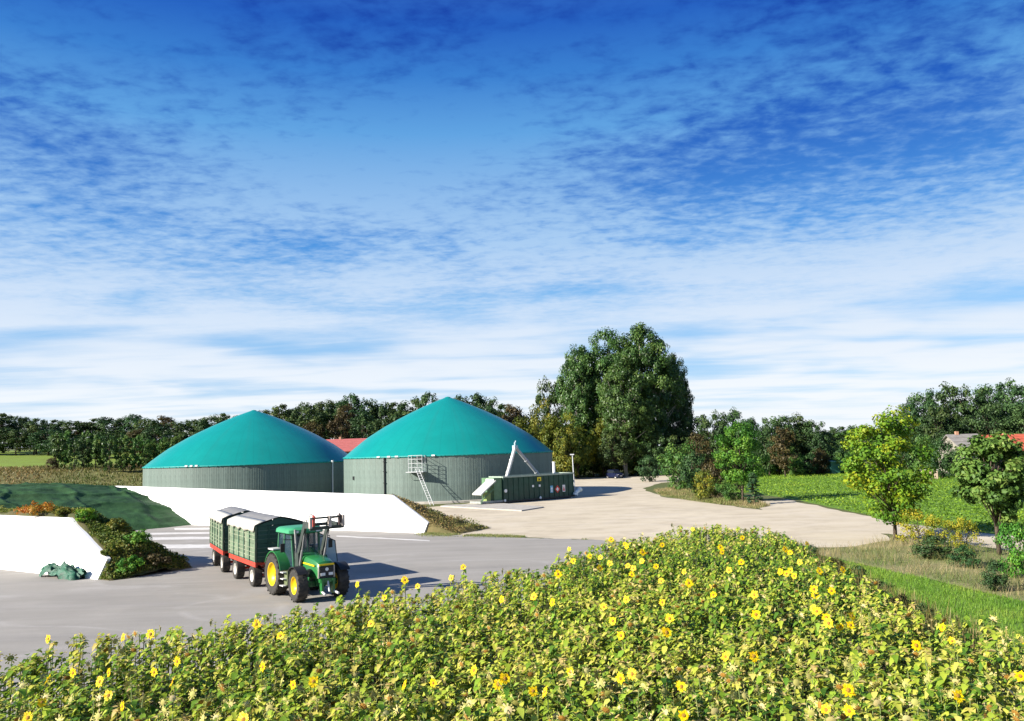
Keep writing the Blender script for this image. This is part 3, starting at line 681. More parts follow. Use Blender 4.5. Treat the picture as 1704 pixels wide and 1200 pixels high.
# chassis, axles, gearbox
d = MB(); d.box(-.45, .6, -.34, .34, .55, 1.15); d.box(.6, 2.9, -.27, .27, .6, 1.05); d.tube((0, -.7, .93), (0, .7, .93), .17, n=10); d.build('chassis', pm('chassis_green', (.012, .10, .03), .5), to)
d = MB(); d.box(2.42, 2.76, -.78, .78, .58, .82); d.tube((2.58, -.78, .70), (2.58, .78, .70), .12, n=10); d.build('front_axle', jgreen, to)
# bonnet: lofted sections
def loft(secs, name, mat, parent, angle=30):
    d = MB(); n = len(secs[0])
    vs = [v for s_ in secs for v in s_]; fs = []
    for i in range(len(secs) - 1):
        for k in range(n): fs.append((i * n + k, i * n + (k + 1) % n, (i + 1) * n + (k + 1) % n, (i + 1) * n + k))
    fs += [tuple(range(n - 1, -1, -1)), tuple((len(secs) - 1) * n + k for k in range(n))]
    d.add(vs, fs); return d.build(name, mat, parent, angle=angle)
def bsec(x, w, z0, z1, r=.14):
    return [(x, -w, z0), (x, w, z0), (x, w, z1 - r), (x, w - r * .35, z1 - r * .3), (x, w - r, z1), (x, 0, z1 + .03), (x, -w + r, z1), (x, -w + r * .35, z1 - r * .3), (x, -w, z1 - r)]
loft([bsec(1.15, .46, 1.0, 1.88), bsec(2.2, .44, 1.0, 1.84), bsec(2.95, .41, .98, 1.76), bsec(3.28, .385, .98, 1.66), bsec(3.40, .36, 1.0, 1.52)], 'bonnet', jgreen, to)
for sy in (-1, 1):
    d = MB(); d.box(1.3, 3.15, sy * .447 - .012, sy * .447 + .012, 1.50, 1.565, 0, Matrix.Rotation(.02, 3, 'Y')); d.build('yellow_stripe', jyel, to)
d = MB(); d.prism_x([(-.36, 1.515), (.36, 1.515), (.33, 1.585), (-.33, 1.585)], 3.39, 3.425); d.build('yellow_stripe', jyel, to)
d = MB(); d.prism_x([(-.30, .98), (.30, .98), (.31, 1.49), (-.31, 1.49)], 3.40, 3.43); gr = d.build('grille', black, to)
for k in range(7): d = MB(); d.box(3.43, 3.44, -.29, .29, 1.0 + k * .066, 1.022 + k * .066); d.build('grille_bar', pm('grille_grey', (.05, .05, .05), .5), gr)
for sy in (-1, 1): 
    d = MB(); d.box(3.425, 3.455, sy * .18 - .1, sy * .18 + .1, 1.10, 1.22); d.build('headlight', lampm, to)
    d = MB(); d.prism_x([(sy * .32, 1.0), (sy * .385, 1.0), (sy * .37, 1.5), (sy * .32, 1.5)], 3.36, 3.415); d.build('grille_side', pm('grille_pale', (.40, .36, .30), .5), to)
d = MB(); d.tube((3.44, 0, 1.36), (3.452, 0, 1.36), .075, n=14); d.build('badge', lampm, to)
# front hitch
d = MB(); d.box(2.9, 3.55, -.34, .34, .82, .98); d.box(3.35, 3.6, -.30, -.20, .35, .95); d.box(3.35, 3.6, .20, .30, .35, .95); d.build('front_hitch', jgreen, to)
d = MB(); d.path([(3.45, -.25, .45), (3.95, -.30, .38)], .05); d.path([(3.45, .25, .45), (3.95, .30, .38)], .05); d.tube((3.5, 0, .9), (3.7, 0, .45), .045, n=6); d.build('hitch_arms', chrome, to)
# cab
pil = [(-.42, -.72), (.42, -.76), (1.22, -.62)]
d = MB(); d.box(-.45, 1.2, -.74, .74, 1.05, 1.28); d.box(.9, 1.22, -.5, .5, 1.28, 1.75); d.build('cab_floor', black, to)
for sy in (-1, 1):
    for (x0, x1) in ((-.42, -.30), (.40, .40), (1.22, 1.05)):
        w0 = .74 if x0 < 1 else .60; w1 = .70 if x0 < 1 else .64
        d = MB(); d.hull([(x0 - .05, sy * w0 - .04, 1.25), (x0 + .05, sy * w0 - .04, 1.25), (x0 + .05, sy * w0 + .04, 1.25), (x0 - .05, sy * w0 + .04, 1.25)],
                         [(x1 - .05, sy * w1 - .04, 2.74), (x1 + .05, sy * w1 - .04, 2.74), (x1 + .05, sy * w1 + .04, 2.74), (x1 - .05, sy * w1 + .04, 2.74)]); d.build('cab_pillar', pm('pillar_green', (.03, .12, .06), .5), to)
def pane(name, pts, mat=glass):
    n = Vector(pts[1]) - Vector(pts[0]); n2 = Vector(pts[2]) - Vector(pts[0]); nn = n.cross(n2).normalized() * .008
    d = MB(); d.hull([Vector(p_) - nn for p_ in pts], [Vector(p_) + nn for p_ in pts]); return d.build(name, mat, to)
pane('windscreen', [(1.24, -.56, 1.55), (1.24, .56, 1.55), (1.07, .60, 2.72), (1.07, -.60, 2.72)])
pane('rear_window', [(-.44, -.68, 1.4), (-.44, .68, 1.4), (-.32, .65, 2.72), (-.32, -.65, 2.72)])
pane('side_window', [(.45, -.75, 1.3), (1.18, -.63, 1.3), (1.02, -.65, 2.72), (.43, -.70, 2.72)])
pane('side_window', [(-.38, -.73, 1.5), (.36, -.75, 1.5), (.36, -.70, 2.72), (-.28, -.70, 2.72)])
pane('side_window', [(-.38, .73, 1.5), (.36, .75, 1.5), (.36, .70, 2.72), (-.28, .70, 2.72)])
# open door on the far side, hinged at the middle pillar
pane('open_door', [(.62, .82, 1.15), (.95, 1.62, 1.2), (.90, 1.52, 2.25), (.60, .80, 2.66)], glass_b)
d = MB(); d.path([(.62, .82, 1.15), (.95, 1.62, 1.2), (.90, 1.52, 2.25), (.60, .80, 2.66)], .025); d.build('door_frame', black, to)
# roof
def rsec(z, dx, dy): return [(-.55 + dx, -.82 + dy + .1, z), (-.55 + dx + .1, -.82 + dy, z), (1.30 - dx - .15, -.82 + dy, z), (1.30 - dx, -.62 + dy, z), (1.30 - dx, .62 - dy, z), (1.30 - dx - .15, .82 - dy, z), (-.55 + dx + .1, .82 - dy, z), (-.55 + dx, .82 - dy - .1, z)]
loft([rsec(2.73, .05, .04), rsec(2.78, 0, 0), rsec(2.92, .02, .02), rsec(3.0, .12, .10), rsec(3.03, .35, .3)], 'cab_roof', jgreen_l, to, 40)
for sy in (-1, 1):
    d = MB(); d.box(1.22, 1.315, sy * .52 - .1, sy * .52 + .1, 2.79, 2.89); d.build('work_light', lampm, to)
# seat, wheel
d = MB(); d.box(-.15, .3, -.25, .25, 1.45, 1.58); d.box(-.22, -.1, -.25, .25, 1.55, 2.15); d.build('seat', black, to)
d = MB(); d.path([(.72 + .02 * math.cos(k / 12 * 2 * math.pi), .2 * math.cos(k / 12 * 2 * math.pi), 1.9 + .17 * math.sin(k / 12 * 2 * math.pi)) for k in range(13)], .018); d.tube((1.0, 0, 1.6), (.72, 0, 1.9), .03, n=6); d.build('steering_wheel', black, to)
# rear fenders
for sy in (-1, 1):
    d = MB(); pr = []; a0, a1 = math.radians(15), math.radians(155)
    outer = [(1.06 * math.cos(a0 + (a1 - a0) * k / 12), .93 + 1.06 * math.sin(a0 + (a1 - a0) * k / 12)) for k in range(13)]
    inner = [(1.01 * math.cos(a0 + (a1 - a0) * k / 12), .93 + 1.01 * math.sin(a0 + (a1 - a0) * k / 12)) for k in range(13)]
    vs = []
    for (x, z), (xi, zi) in zip(outer, inner):
        vs += [(x, sy * .62, z), (x, sy * 1.16, z - .02), (xi, sy * 1.16, zi - .02), (xi, sy * .62, zi)]
    fs = [(4 * i + j, 4 * i + (j + 1) % 4, 4 * i + 4 + (j + 1) % 4, 4 * i + 4 + j) for i in range(12) for j in range(4)] + [(0, 1, 2, 3), (48, 51, 50, 49)]
    d.add(vs, fs)
    d.hull([(outer[0][0], sy * .62, outer[0][1])] + [(x, sy * .62, z) for x, z in outer[1:]] + [(-.9, sy * .62, 1.2), (.9, sy * .62, 1.1)], [(outer[0][0], sy * .655, outer[0][1])] + [(x, sy * .655, z) for x, z in outer[1:]] + [(-.9, sy * .655, 1.2), (.9, sy * .655, 1.1)])
    d.build('rear_fender', jgreen, to, angle=30)
    d = MB(); d.box(-.55, .1, sy * .95 - .2, sy * .95 + .2, 2.0, 2.06); d.build('fender_lamp_bar', chrome, to)
    # front mudguards
    d = MB(); vs = []
    for k in range(9):
        a = math.radians(40 + 95 * k / 8); vs += [(2.58 + .80 * math.cos(a), sy * .74, .70 + .80 * math.sin(a)), (2.58 + .80 * math.cos(a), sy * 1.20, .70 + .80 * math.sin(a)), (2.58 + .77 * math.cos(a), sy * 1.20, .70 + .77 * math.sin(a)), (2.58 + .77 * math.cos(a), sy * .74, .70 + .77 * math.sin(a))]
    d.add(vs, [(4 * i + j, 4 * i + (j + 1) % 4, 4 * i + 4 + (j + 1) % 4, 4 * i + 4 + j) for i in range(8) for j in range(4)] + [(0, 1, 2, 3), (32, 35, 34, 33)]); d.build('front_mudguard', black, to)
# steps and tank
d = MB(); d.box(.75, 1.35, -.95, -.5, .55, 1.15); d.build('fuel_tank', pm('tank_olive', (.10, .12, .06), .5, var=.4), to)
for z in (.5, .8, 1.08): d = MB(); d.box(.7, 1.25, -1.12, -.95, z, z + .04); d.build('step', chrome, to)
d = MB(); d.tube((1.32, -.50, 1.7), (1.30, -.58, 2.95), .05, n=10); d.tube((1.32, -.5, 1.2), (1.32, -.5, 2.0), .085, n=10); d.build('exhaust_pipe', pm('exhaust_grey', (.25, .25, .24), .4, var=.2), to)
for sy in (-1, 1):
    d = MB(); d.path([(1.1, sy * .66, 2.5), (1.25, sy * 1.1, 2.55), (1.25, sy * 1.14, 2.2)], .02); d.box(1.22, 1.27, sy * 1.14 - .09, sy * 1.14 + .09, 2.0, 2.38); d.build('mirror', black, to)
# loader: brackets, raised arms, tool carrier
for sy in (-1, 1):
    d = MB(); d.hull([(1.35, sy * .47, .75), (1.85, sy * .47, .75), (1.78, sy * .47, 1.95), (1.45, sy * .47, 1.95)], [(1.35, sy * .63, .75), (1.85, sy * .63, .75), (1.78, sy * .63, 1.95), (1.45, sy * .63, 1.95)]); d.build('loader_bracket', steel, to)
    d = MB(); d.prism_y([(1.48, 1.80), (1.66, 1.72), (2.42, 3.02), (2.50, 3.30), (2.28, 3.34), (2.22, 3.16)], sy * .55 - .055, sy * .55 + .055); d.build('loader_arm', steel, to)
    d = MB(); d.prism_y([(2.28, 3.14), (2.46, 3.06), (3.35, 3.16), (3.40, 3.30), (2.40, 3.36)], sy * .55 - .05, sy * .55 + .05); d.build('loader_arm', steel, to)
    d = MB(); d.tube((1.75, sy * .55, 1.30), (2.05, sy * .55, 2.1), .055, n=8); d.tube((2.05, sy * .55, 2.1), (2.3, sy * .55, 2.85), .032, n=8); d.build('lift_cylinder', pm('cyl_grey', (.22, .22, .22), .35), to)
    d = MB(); d.tube((2.35, sy * .55, 3.42), (3.05, sy * .55, 3.52), .05, n=8); d.tube((3.05, sy * .55, 3.52), (3.40, sy * .55, 3.46), .03, n=8); d.build('tilt_cylinder', pm('cyl_pale', (.5, .46, .42), .35), to)
    d = MB(); d.prism_y([(3.30, 3.08), (3.48, 3.05), (3.56, 3.62), (3.42, 3.70), (3.36, 3.45)], sy * .60 - .04, sy * .60 + .04); d.build('tool_carrier_plate', red_l if sy < 0 else pm('plate_dark', (.06, .04, .04), .5), to)
d = MB(); d.tube((2.36, -.55, 3.2), (2.36, .55, 3.2), .07, n=8); d.build('cross_tube', steel, to)
d = MB(); d.box(3.40, 3.52, -.78, .78, 3.06, 3.20); d.box(3.44, 3.54, -.74, .74, 3.52, 3.60); d.build('tool_carrier', steel, to)
for y in (-.78, .1, .72): d = MB(); d.box(3.45, 3.62, y - .05, y + .05, 3.15, 3.62); d.build('carrier_hook', pm('hook_pale', (.42, .36, .32), .5, var=.3), to)
d = MB(); d.path([(2.4, -.5, 3.35), (2.75, -.42, 3.72), (3.15, -.46, 3.5), (3.45, -.5, 3.55)], .02, 5); d.path([(2.4, .5, 3.35), (2.7, .4, 3.6), (3.2, .5, 3.75), (3.45, .55, 3.55)], .02, 5); d.build('hydraulic_hose', black, to)

# ------------------------------------------------------------------ tipping trailers
tgreen = pm('trailer_board_green', (0.115, 0.16, 0.098), 0.6, var=0.28, scale=2.2, rand=.16, dirt=(0.25, 0.26, 0.19))
tdark = pm('trailer_green_dark', (0.026, 0.075, 0.05), 0.55, var=0.2, scale=2, dirt=(.03, .06, .045))
tred = pm('trailer_red', (0.50, 0.05, 0.03), 0.45, var=0.15, scale=3, dirt=(.30, .05, .03))
tarpg = pm('grey_cover', (0.20, 0.195, 0.185), 0.6, var=0.15, scale=1.5, bump=.3, bscale=4)
tarpc = pm('cream_cover', (0.50, 0.48, 0.41), 0.6, var=0.08, scale=1.5, bump=.3, bscale=4)
tribm = pm('trailer_rib', (0.18, 0.21, 0.14), .6, var=.25, scale=3)
twhite = pm('trailer_rim', (0.72, 0.70, 0.64), 0.45, var=.1)
def trailer(org, h_, label):
    h_ = np.array(h_) / np.linalg.norm(h_); t = empty('farm_trailer', (org[0], org[1], 0.02), math.atan2(h_[1], h_[0]), label, 'trailer', 'tipping trailers behind the tractor')
    for x in (0, 3.2):
        for sy in (-1, 1): make_wheel(t, x, sy * .92, .52, .42, .27, twhite, 0, sy)
        d = MB(); d.tube((x, -.85, .52), (x, .85, .52), .07, n=8); d.build('axle', tred, t)
        for sy in (-1, 1): d = MB(); d.box(x - .5, x + .5, sy * .5 - .05, sy * .5 + .05, .62, .72); d.build('leaf_spring', black, t)
    d = MB()
    for sy in (-1, 1): d.box(-.85, 4.0, sy * .45 - .06, sy * .45 + .06, .82, 1.06)
    for x in (-.6, .9, 2.3, 3.8): d.box(x - .05, x + .05, -.389, .389, .84, 1.04)
    d.build('chassis', tred, t)
    d = MB()
    for sy in (-1, 1): d.box(-.95, 4.12, sy * 1.14 - .05, sy * 1.14 + .05, 1.02, 1.24)
    for k in range(6): x = -.85 + k * .97; d.box(x - .04, x + .04, -1.085, 1.085, 1.10, 1.20)
    d.build('subframe', tred, t)
    for x in (-.2, 1.55, 3.1): 
        d = MB(); d.hull([(x - .05, -1.12, 1.1), (x + .05, -1.12, 1.1), (x + .05, -.47, .86), (x - .05, -.47, .86)], [(x - .05, -1.12, 1.02), (x + .05, -1.12, 1.02), (x + .05, -.47, .78), (x - .05, -.47, .78)]); d.build('outrigger', tred, t)
    d = MB(); d.lathe_z([(.1, .70), (.52, .70), (.52, .80), (.1, .80)], cx=3.2, n=20); d.build('turntable', tred, t)
    d = MB(); d.tube((3.3, -.4, .62), (5.0, 0, .62), .06, n=8); d.tube((3.3, .4, .62), (5.0, 0, .62), .06, n=8); d.tube((5.0, 0, .62), (5.45, 0, .66), .05, n=8); d.build('drawbar', tred, t)
    d = MB(); d.box(-.95, 4.12, -1.18, 1.18, 1.245, 1.30); d.build('floor', tdark, t)
    # side boards: two tiers of panels between posts
    nx_ = 5; Lx = 5.03
    for sy in (-1, 1):
        for k in range(nx_):
            for (z0, z1) in ((1.305, 2.10), (2.115, 2.93)):
                d = MB(); x0 = -.93 + Lx * k / nx_ + .05; x1 = -.93 + Lx * (k + 1) / nx_ - .05
                d.box(x0, x1, sy * 1.16 - .02, sy * 1.16 + .02, z0, z1)
                for j in range(1, 4): z = z0 + (z1 - z0) * j / 4; d.box(x0, x1, sy * 1.195 - .014, sy * 1.195 + .022, z - .025, z + .025, 1)
                d.build('side_board', [tgreen, tribm], t)
        for k in range(nx_ + 1):
            x = -.93 + Lx * k / nx_; d = MB(); d.box(x - .045, x + .045, sy * 1.175 - .045, sy * 1.175 + .045, 1.26, 2.95); d.build('post', tdark if 0 < k < nx_ else tgreen, t)
        d = MB(); d.box(-.97, 4.14, sy * 1.18 - .05, sy * 1.18 + .05, 2.951, 3.0); d.build('top_rail', tdark, t)
    for x, o_ in ((-.95, -1), (4.12, 1)):
        for (z0, z1) in ((1.305, 2.10), (2.115, 2.93)):
            d = MB(); d.box(x - .02, x + .02, -1.10, 1.10, z0, z1)
            for j in range(1, 4): z = z0 + (z1 - z0) * j / 4; d.box(x + o_ * .021, x + o_ * .045, -1.10, 1.10, z - .02, z + .02, 1)
            for y in (-.55, 0, .55): d.box(x + o_ * .021, x + o_ * .06, y - .03, y + .03, z0, z1)
            d.build('end_board', [tdark, pm('end_rib', (.07, .12, .09), .6)], t)
        d = MB(); d.prism_x([(-1.2, 2.95), (1.2, 2.95), (0, 3.30)], x - .02, x + .02); d.build('gable_board', tdark, t)
    # cover: grey gabled sheet, cream flap rolled over the near side
    d = MB(); nn = 14
    vs = []; prof = [(-1.24, 2.99), (-.85, 3.14), (-.4, 3.27), (0, 3.36), (.4, 3.27), (.85, 3.14), (1.24, 2.99), (1.25, 2.86)]
    for i in range(nn + 1):
        x = -1.0 + 5.17 * i / nn; sag = -.05 * math.sin(math.pi * (i * 4 / nn % 1.0)) - random.uniform(0, .02)
        vs += [(x, y, z + (sag if 0 < j < 7 else 0)) for j, (y, z) in enumerate(prof)]
    k = len(prof); d.add(vs, [(i * k + j, (i + 1) * k + j, (i + 1) * k + j + 1, i * k + j + 1) for i in range(nn) for j in range(k - 1)])
    cv = d.build('cover_sheet', tarpg, t, angle=50)
    sol = cv.modifiers.new('thick', 'SOLIDIFY'); sol.thickness = .02
    d = MB(); vs = []; prof = [(-.72, 3.20), (-1.0, 3.115), (-1.26, 3.01), (-1.29, 2.85), (-1.27, 2.70)]
    for i in range(nn + 1):
        x = -1.02 + 5.21 * i / nn; dz = .05 * math.sin(i * 1.9) + random.uniform(-.03, .03)
        vs += [(x, y + (.02 * math.sin(i * 2.3 + j) if j > 2 else 0), z + (dz if j == 4 else 0)) for j, (y, z) in enumerate(prof)]
    k = len(prof); d.add(vs, [(i * k + j, (i + 1) * k + j, (i + 1) * k + j + 1, i * k + j + 1) for i in range(nn) for j in range(k - 1)])
    cv = d.build('cover_flap', tarpc, t, angle=50); sol = cv.modifiers.new('thick', 'SOLIDIFY'); sol.thickness = .015
    return t
trailer((-13.83, 42.95), (.547, -.837), 'green boarded tipping trailer with red chassis coupled behind the tractor')
trailer((-16.94, 48.30), (.473, -.880), 'green boarded tipping trailer hitched last, behind the other trailer')

# ------------------------------------------------------------------ parked car
navy = pm('car_navy', (0.006, 0.010, 0.035), 0.5, var=.05, spec=.15)
cp = gp(1025, 796.5); car = empty('parked_car', (cp[0], cp[1] + 1.5, 0.02), math.radians(-62), 'small dark blue car standing on the sandy yard below the poplars', 'car')
def csec(x, w, z0, z1, r): return [(x, -w, z0), (x, w, z0), (x, w + .02, (z0 + z1) / 2), (x, w - r * .5, z1 - r * .2), (x, w - r, z1), (x, -w + r, z1), (x, -w + r * .5, z1 - r * .2), (x, -w - .02, (z0 + z1) / 2)]
loft([csec(-2.05, .72, .42, .95, .1), csec(-1.9, .82, .30, 1.02, .1), csec(-.9, .85, .26, 1.04, .1), csec(.9, .85, .26, 1.02, .1), csec(1.75, .80, .28, .90, .14), csec(2.05, .66, .38, .74, .14)], 'body', navy, car, 35)
def cab(x0, x1, x2, x3, z0, z1, w0, w1, name, mat): 
    d = MB(); d.hull([(x0, -w0, z0), (x3, -w0, z0), (x3, w0, z0), (x0, w0, z0)], [(x1, -w1, z1), (x2, -w1, z1), (x2, w1, z1), (x1, w1, z1)]); return d.build(name, mat, car)
cab(-1.95, -1.55, .45, 1.15, 1.0, 1.55, .78, .62, 'windows', pm('car_glass', (.012, .016, .022), .45, var=.02, spec=.15))
cab(-1.6, -1.45, .35, .52, 1.545, 1.64, .64, .54, 'roof', navy)
for sy in (-1, 1):
    for x in (-1.3, 1.3): make_wheel(car, x, sy * .76, .33, .2, .21, chrome, 0, sy)
    d = MB(); d.box(1.90, 2.03, sy * .50 - .14, sy * .50 + .14, .64, .78); d.build('headlight', lampm, car)
    for x0 in (-1.3, .3):
        d = MB(); d.hull([(x0, sy * .86, .4), (x0 + 1.1, sy * .86, .4), (x0 + 1.1, sy * .86, .98), (x0, sy * .86, .98)], [(x0, sy * .875, .4), (x0 + 1.1, sy * .875, .4), (x0 + 1.1, sy * .875, .98), (x0, sy * .875, .98)]); d.build('door', navy, car)
    d = MB(); d.box(.75, .9, sy * .92 - .08, sy * .92 + .08, 1.02, 1.16); d.build('mirror', navy, car)
d = MB(); d.box(2.04, 2.07, -.26, .26, .42, .54); d.build('number_plate', white, car)
d = MB(); d.box(2.03, 2.06, -.42, .42, .58, .70); d.build('grille', black, car)

# ------------------------------------------------------------------ houses
def house(name, px0, px1, py_ridge, py_eave, Y, depth, wallc, roofc, label, base=0.0, ang=0.0, rough=.8):
    a_, b_ = atY(px0, py_ridge, Y), atY(px1, py_ridge, Y); e_ = atY((px0 + px1) / 2, py_eave, Y - depth * .25)
    W_ = b_[0] - a_[0]; zr = (a_[2] + b_[2]) / 2; ze = min(e_[2], zr - 1.5); cx = (a_[0] + b_[0]) / 2
    h = empty(name, (cx, Y, base), ang, label, 'house'); zr -= base; ze -= base
    w = W_ / 2; dp = depth / 2
    d = MB(); d.hull([(-w + .4, -dp, 0), (w - .4, -dp, 0), (w - .4, dp, 0), (-w + .4, dp, 0)], [(-w + .4, -dp, ze), (w - .4, -dp, ze), (w - .4, dp, ze), (-w + .4, dp, ze)])
    for sx in (-1, 1): d.hull([(sx * (w - .4), -dp, ze), (sx * (w - .4), dp, ze), (sx * (w - .4), 0, zr - .15)], [(sx * (w - .65), -dp, ze), (sx * (w - .65), dp, ze), (sx * (w - .65), 0, zr - .15)])
    d.build('wall', wallc, h)
    d = MB(); sl = (zr - ze) / dp
    for sy in (-1, 1): d.hull([(-w, 0, zr), (w, 0, zr), (w, sy * (dp + .5), ze - sl * .5), (-w, sy * (dp + .5), ze - sl * .5)], [(-w, 0, zr + .16), (w, 0, zr + .16), (w, sy * (dp + .5), ze - sl * .5 + .16), (-w, sy * (dp + .5), ze - sl * .5 + .16)])
    rf = d.build('roof', roofc, h)
    d = MB()
    nrow = max(4, int((dp + .5) / .9))
    for k in range(1, nrow):
        y = -(dp + .5) * k / nrow; z = zr + .16 + y * sl; d.box(-w, w, y - .06, y + .06, z - .02, z + .05)
    d.build('tile_course', roofc, rf)
    d = MB(); d.box(-w * .3 - .22, -w * .3 + .22, -.22, .22, zr - .3, zr + .6); d.build('chimney', pm('chimney_brick', (.42, .22, .14), .9, var=.2, scale=5), rf)
    nw = max(2, int(W_ / 3.2))
    for k in range(nw):
        x = -w + .4 + (W_ - .8) * (k + .5) / nw
        d = MB(); d.box(x - .5, x + .5, -dp - .02, -dp + .05, ze * .35, ze * .35 + 1.2); o = d.build('window', pm('house_glass', (.03, .04, .05), .1), h)
        d = MB(); d.box(x - .58, x + .58, -dp - .05, -dp - .021, ze * .35 - .09, ze * .35 - .002); d.box(x - .03, x + .03, -dp - .05, -dp - .021, ze * .35, ze * .35 + 1.2); d.build('frame', white, o)
    return h
roof_grey = pm('grey_tiles', (0.20, 0.185, 0.17), .85, var=.2, scale=2, bump=.3, bscale=8)
roof_red = pm('red_tiles', (0.40, 0.085, 0.045), .85, var=.2, scale=2, bump=.3, bscale=8)
roof_red2 = pm('faded_red_roof', (0.36, 0.10, 0.09), .7, var=.12, scale=1)
brickw = pm('brick_wall', (0.34, 0.18, 0.12), .9, var=.2, scale=6); rend = pm('pale_render', (0.26, 0.235, 0.20), .9, var=.1)
house('farmhouse', 1574, 1626, 724, 752, 128, 9, rend, roof_grey, 'farmhouse with weathered grey tiled roof among the dark oaks')
house('farmhouse', 1631, 1745, 724, 747, 136, 10, brickw, roof_red, 'long farmhouse with red tiled roof behind the roadside tree')
house('barn', 536, 622, 731.5, 750, 165, 12, brickw, roof_red2, 'barn with faded red roof showing between the two teal domes', base=1.0)
# small green shed and a pale trough by the far field edge
s0 = atY(1393, 780, 146); sh = empty('field_shed', (s0[0], 146, 0), .2, 'small green metal shed at the far edge of the crop field', 'shed')
d = MB(); d.box(-2.0, 2.0, -1.3, 1.3, 0, 2.2); d.build('wall', pm('shed_green', (.03, .13, .10), .5), sh)
d = MB(); d.hull([(-2.2, -1.6, 2.2), (2.2, -1.6, 2.2), (2.2, 1.6, 2.55), (-2.2, 1.6, 2.55)], [(-2.2, -1.6, 2.3), (2.2, -1.6, 2.3), (2.2, 1.6, 2.65), (-2.2, 1.6, 2.65)]); d.build('roof', pm('shed_roof', (.10, .24, .22), .4), sh)
s0 = atY(1546, 780, 118); sh = empty('pale_wall_block', (s0[0], 118, 0), 0, 'low pale brick block beside the farmhouse hedge', 'wall')
d = MB(); d.box(-.9, .9, -.6, .6, 0, 1.3); d.build('masonry', pm('pale_brick', (.55, .40, .30), .9, var=.2, scale=5), sh)
d = MB(); d.box(-1.0, 1.0, -.7, .7, 1.3, 1.42); d.build('coping', conc, sh)

# ------------------------------------------------------------------ foliage tools
def unit(v): return v / np.maximum(np.linalg.norm(v, axis=-1, keepdims=True), 1e-9)
def leaf_quads(c, nrm, size, asp=0.62, fold=0.25, r=None):
    """folded rhombic leaves, one quad each"""
    r = r or rng; n = len(c); nrm = unit(nrm); a = unit(np.cross(nrm, unit(r.normal(size=(n, 3))))); b = np.cross(nrm, a)
    s = np.asarray(size).reshape(-1, 1) * np.ones((n, 1))
    base = c - a * s * .5; tip = c + a * s * .5 - nrm * s * .12; w = b * s * .5 * asp; lift = nrm * s * fold * .5
    V = np.stack([base, c + w + lift, tip, c - w + lift], 1).reshape(-1, 3)
    Fc = np.arange(4 * n).reshape(n, 4); return V, Fc
def tree_meshes(name, seed, H, Rc, zb, leafmat, barkmat, nclump=70, nleaf=70, leaf=0.4, shape='round', trunk_r=None, tint=(0.0, 1.0), clump=(.20, .34), limbs=14, lean=0.0, multi=1, squash=.8):
    r = np.random.default_rng(seed); hc = H - zb; cz = zb + hc * .5
    cl = []; tries = 0
    while len(cl) < nclump and tries < nclump * 40:
        tries += 1
        p = r.uniform(-1, 1, 3); q = np.linalg.norm(p)
        if q > 1 or (q < .55 and r.random() < .7): continue
        h = (p[2] + 1) / 2
        if shape == 'round': w = 1.0
        elif shape == 'cone': w = (1 - h) * 1.15 + .08; p[:2] = unit(p[:2].reshape(1, 2))[0] * r.random() ** .5
        elif shape == 'ovoid': w = 1.15 - .55 * h
        elif shape == 'vase': w = .55 + .6 * h
        elif shape == 'column': w = .95; p[:2] = unit(p[:2].reshape(1, 2))[0] * r.random() ** .5 * (1 - .5 * abs(p[2]) ** 3)
        cl.append((p[0] * Rc * w, p[1] * Rc * w, cz + p[2] * hc * .5))
    cl = np.array(cl); cl += r.normal(size=cl.shape) * Rc * .05
    Vs, Ts = [], []
    ctr = np.array([0, 0, cz])
    for p in cl:
        n = int(nleaf * r.uniform(.7, 1.3)); cr = Rc * r.uniform(*clump)
        dirs = unit(r.normal(size=(n, 3))); rad = cr * r.random(n) ** .45
        pos = p + dirs * rad[:, None] * np.array([1.1, 1.1, squash])
        outw = unit((p - ctr).reshape(1, 3))
        nr = dirs * .8 + outw * .35 + np.array([0, 0, .45]) + r.normal(size=(n, 3)) * .45
        V, _ = leaf_quads(pos, nr, leaf * r.uniform(.65, 1.25, n), r=r)
        ct = r.uniform(.15, .85); t = np.clip(ct + r.normal(size=n) * .17, 0, 1) * (tint[1] - tint[0]) + tint[0]
        Vs.append(V); Ts.append(np.repeat(t, 4))
    V = np.concatenate(Vs); V[:, 2] = np.maximum(V[:, 2], .05)
    crown = np_mesh('crown', V, np.arange(len(V)).reshape(-1, 4), leafmat, np.concatenate(Ts))
    d = MB(); tr_ = trunk_r or H * .018
    for k in range(multi):
        off = np.array([0, 0]) if multi == 1 else r.normal(size=2) * Rc * .12
        top = np.array([off[0] * 3 + lean * H * .2, off[1] * 3, zb + hc * .72])
        pts = [(off[0], off[1], -.1)]
        for i in range(1, 6):
            f_ = i / 5; pts.append((off[0] + (top[0] - off[0]) * f_ + r.normal() * tr_ * .8, off[1] + (top[1] - off[1]) * f_ + r.normal() * tr_ * .8, top[2] * f_))
        d.path(pts, [tr_ * (1.25 if i == 0 else 1 - .16 * i) for i in range(6)], 7)
        for j in r.choice(len(cl), min(limbs, len(cl)), replace=False):
            e = cl[j]; f_ = np.clip((e[2] - zb * .2) / max(top[2], .1) * r.uniform(.35, .7), .15, .95); i = int(f_ * 5); s_ = np.array(pts[i]) + (np.array(pts[min(i + 1, 5)]) - np.array(pts[i])) * (f_ * 5 - i)
            mid = (s_ + e) / 2 + np.array([0, 0, .06 * H * r.uniform(-.3, .7)])
            d.path([s_, mid, e], [tr_ * .42, tr_ * .26, tr_ * .08], 5)
    trunk = d.mesh('trunk', barkmat, smooth=True)
    return trunk, crown
bark = pm('bark_brown', (0.075, 0.055, 0.038), .95, var=.35, scale=6, bump=.6, bscale=18)
bark_p = pm('bark_pale', (0.30, 0.27, 0.22), .9, var=.3, scale=4, bump=.5, bscale=12)
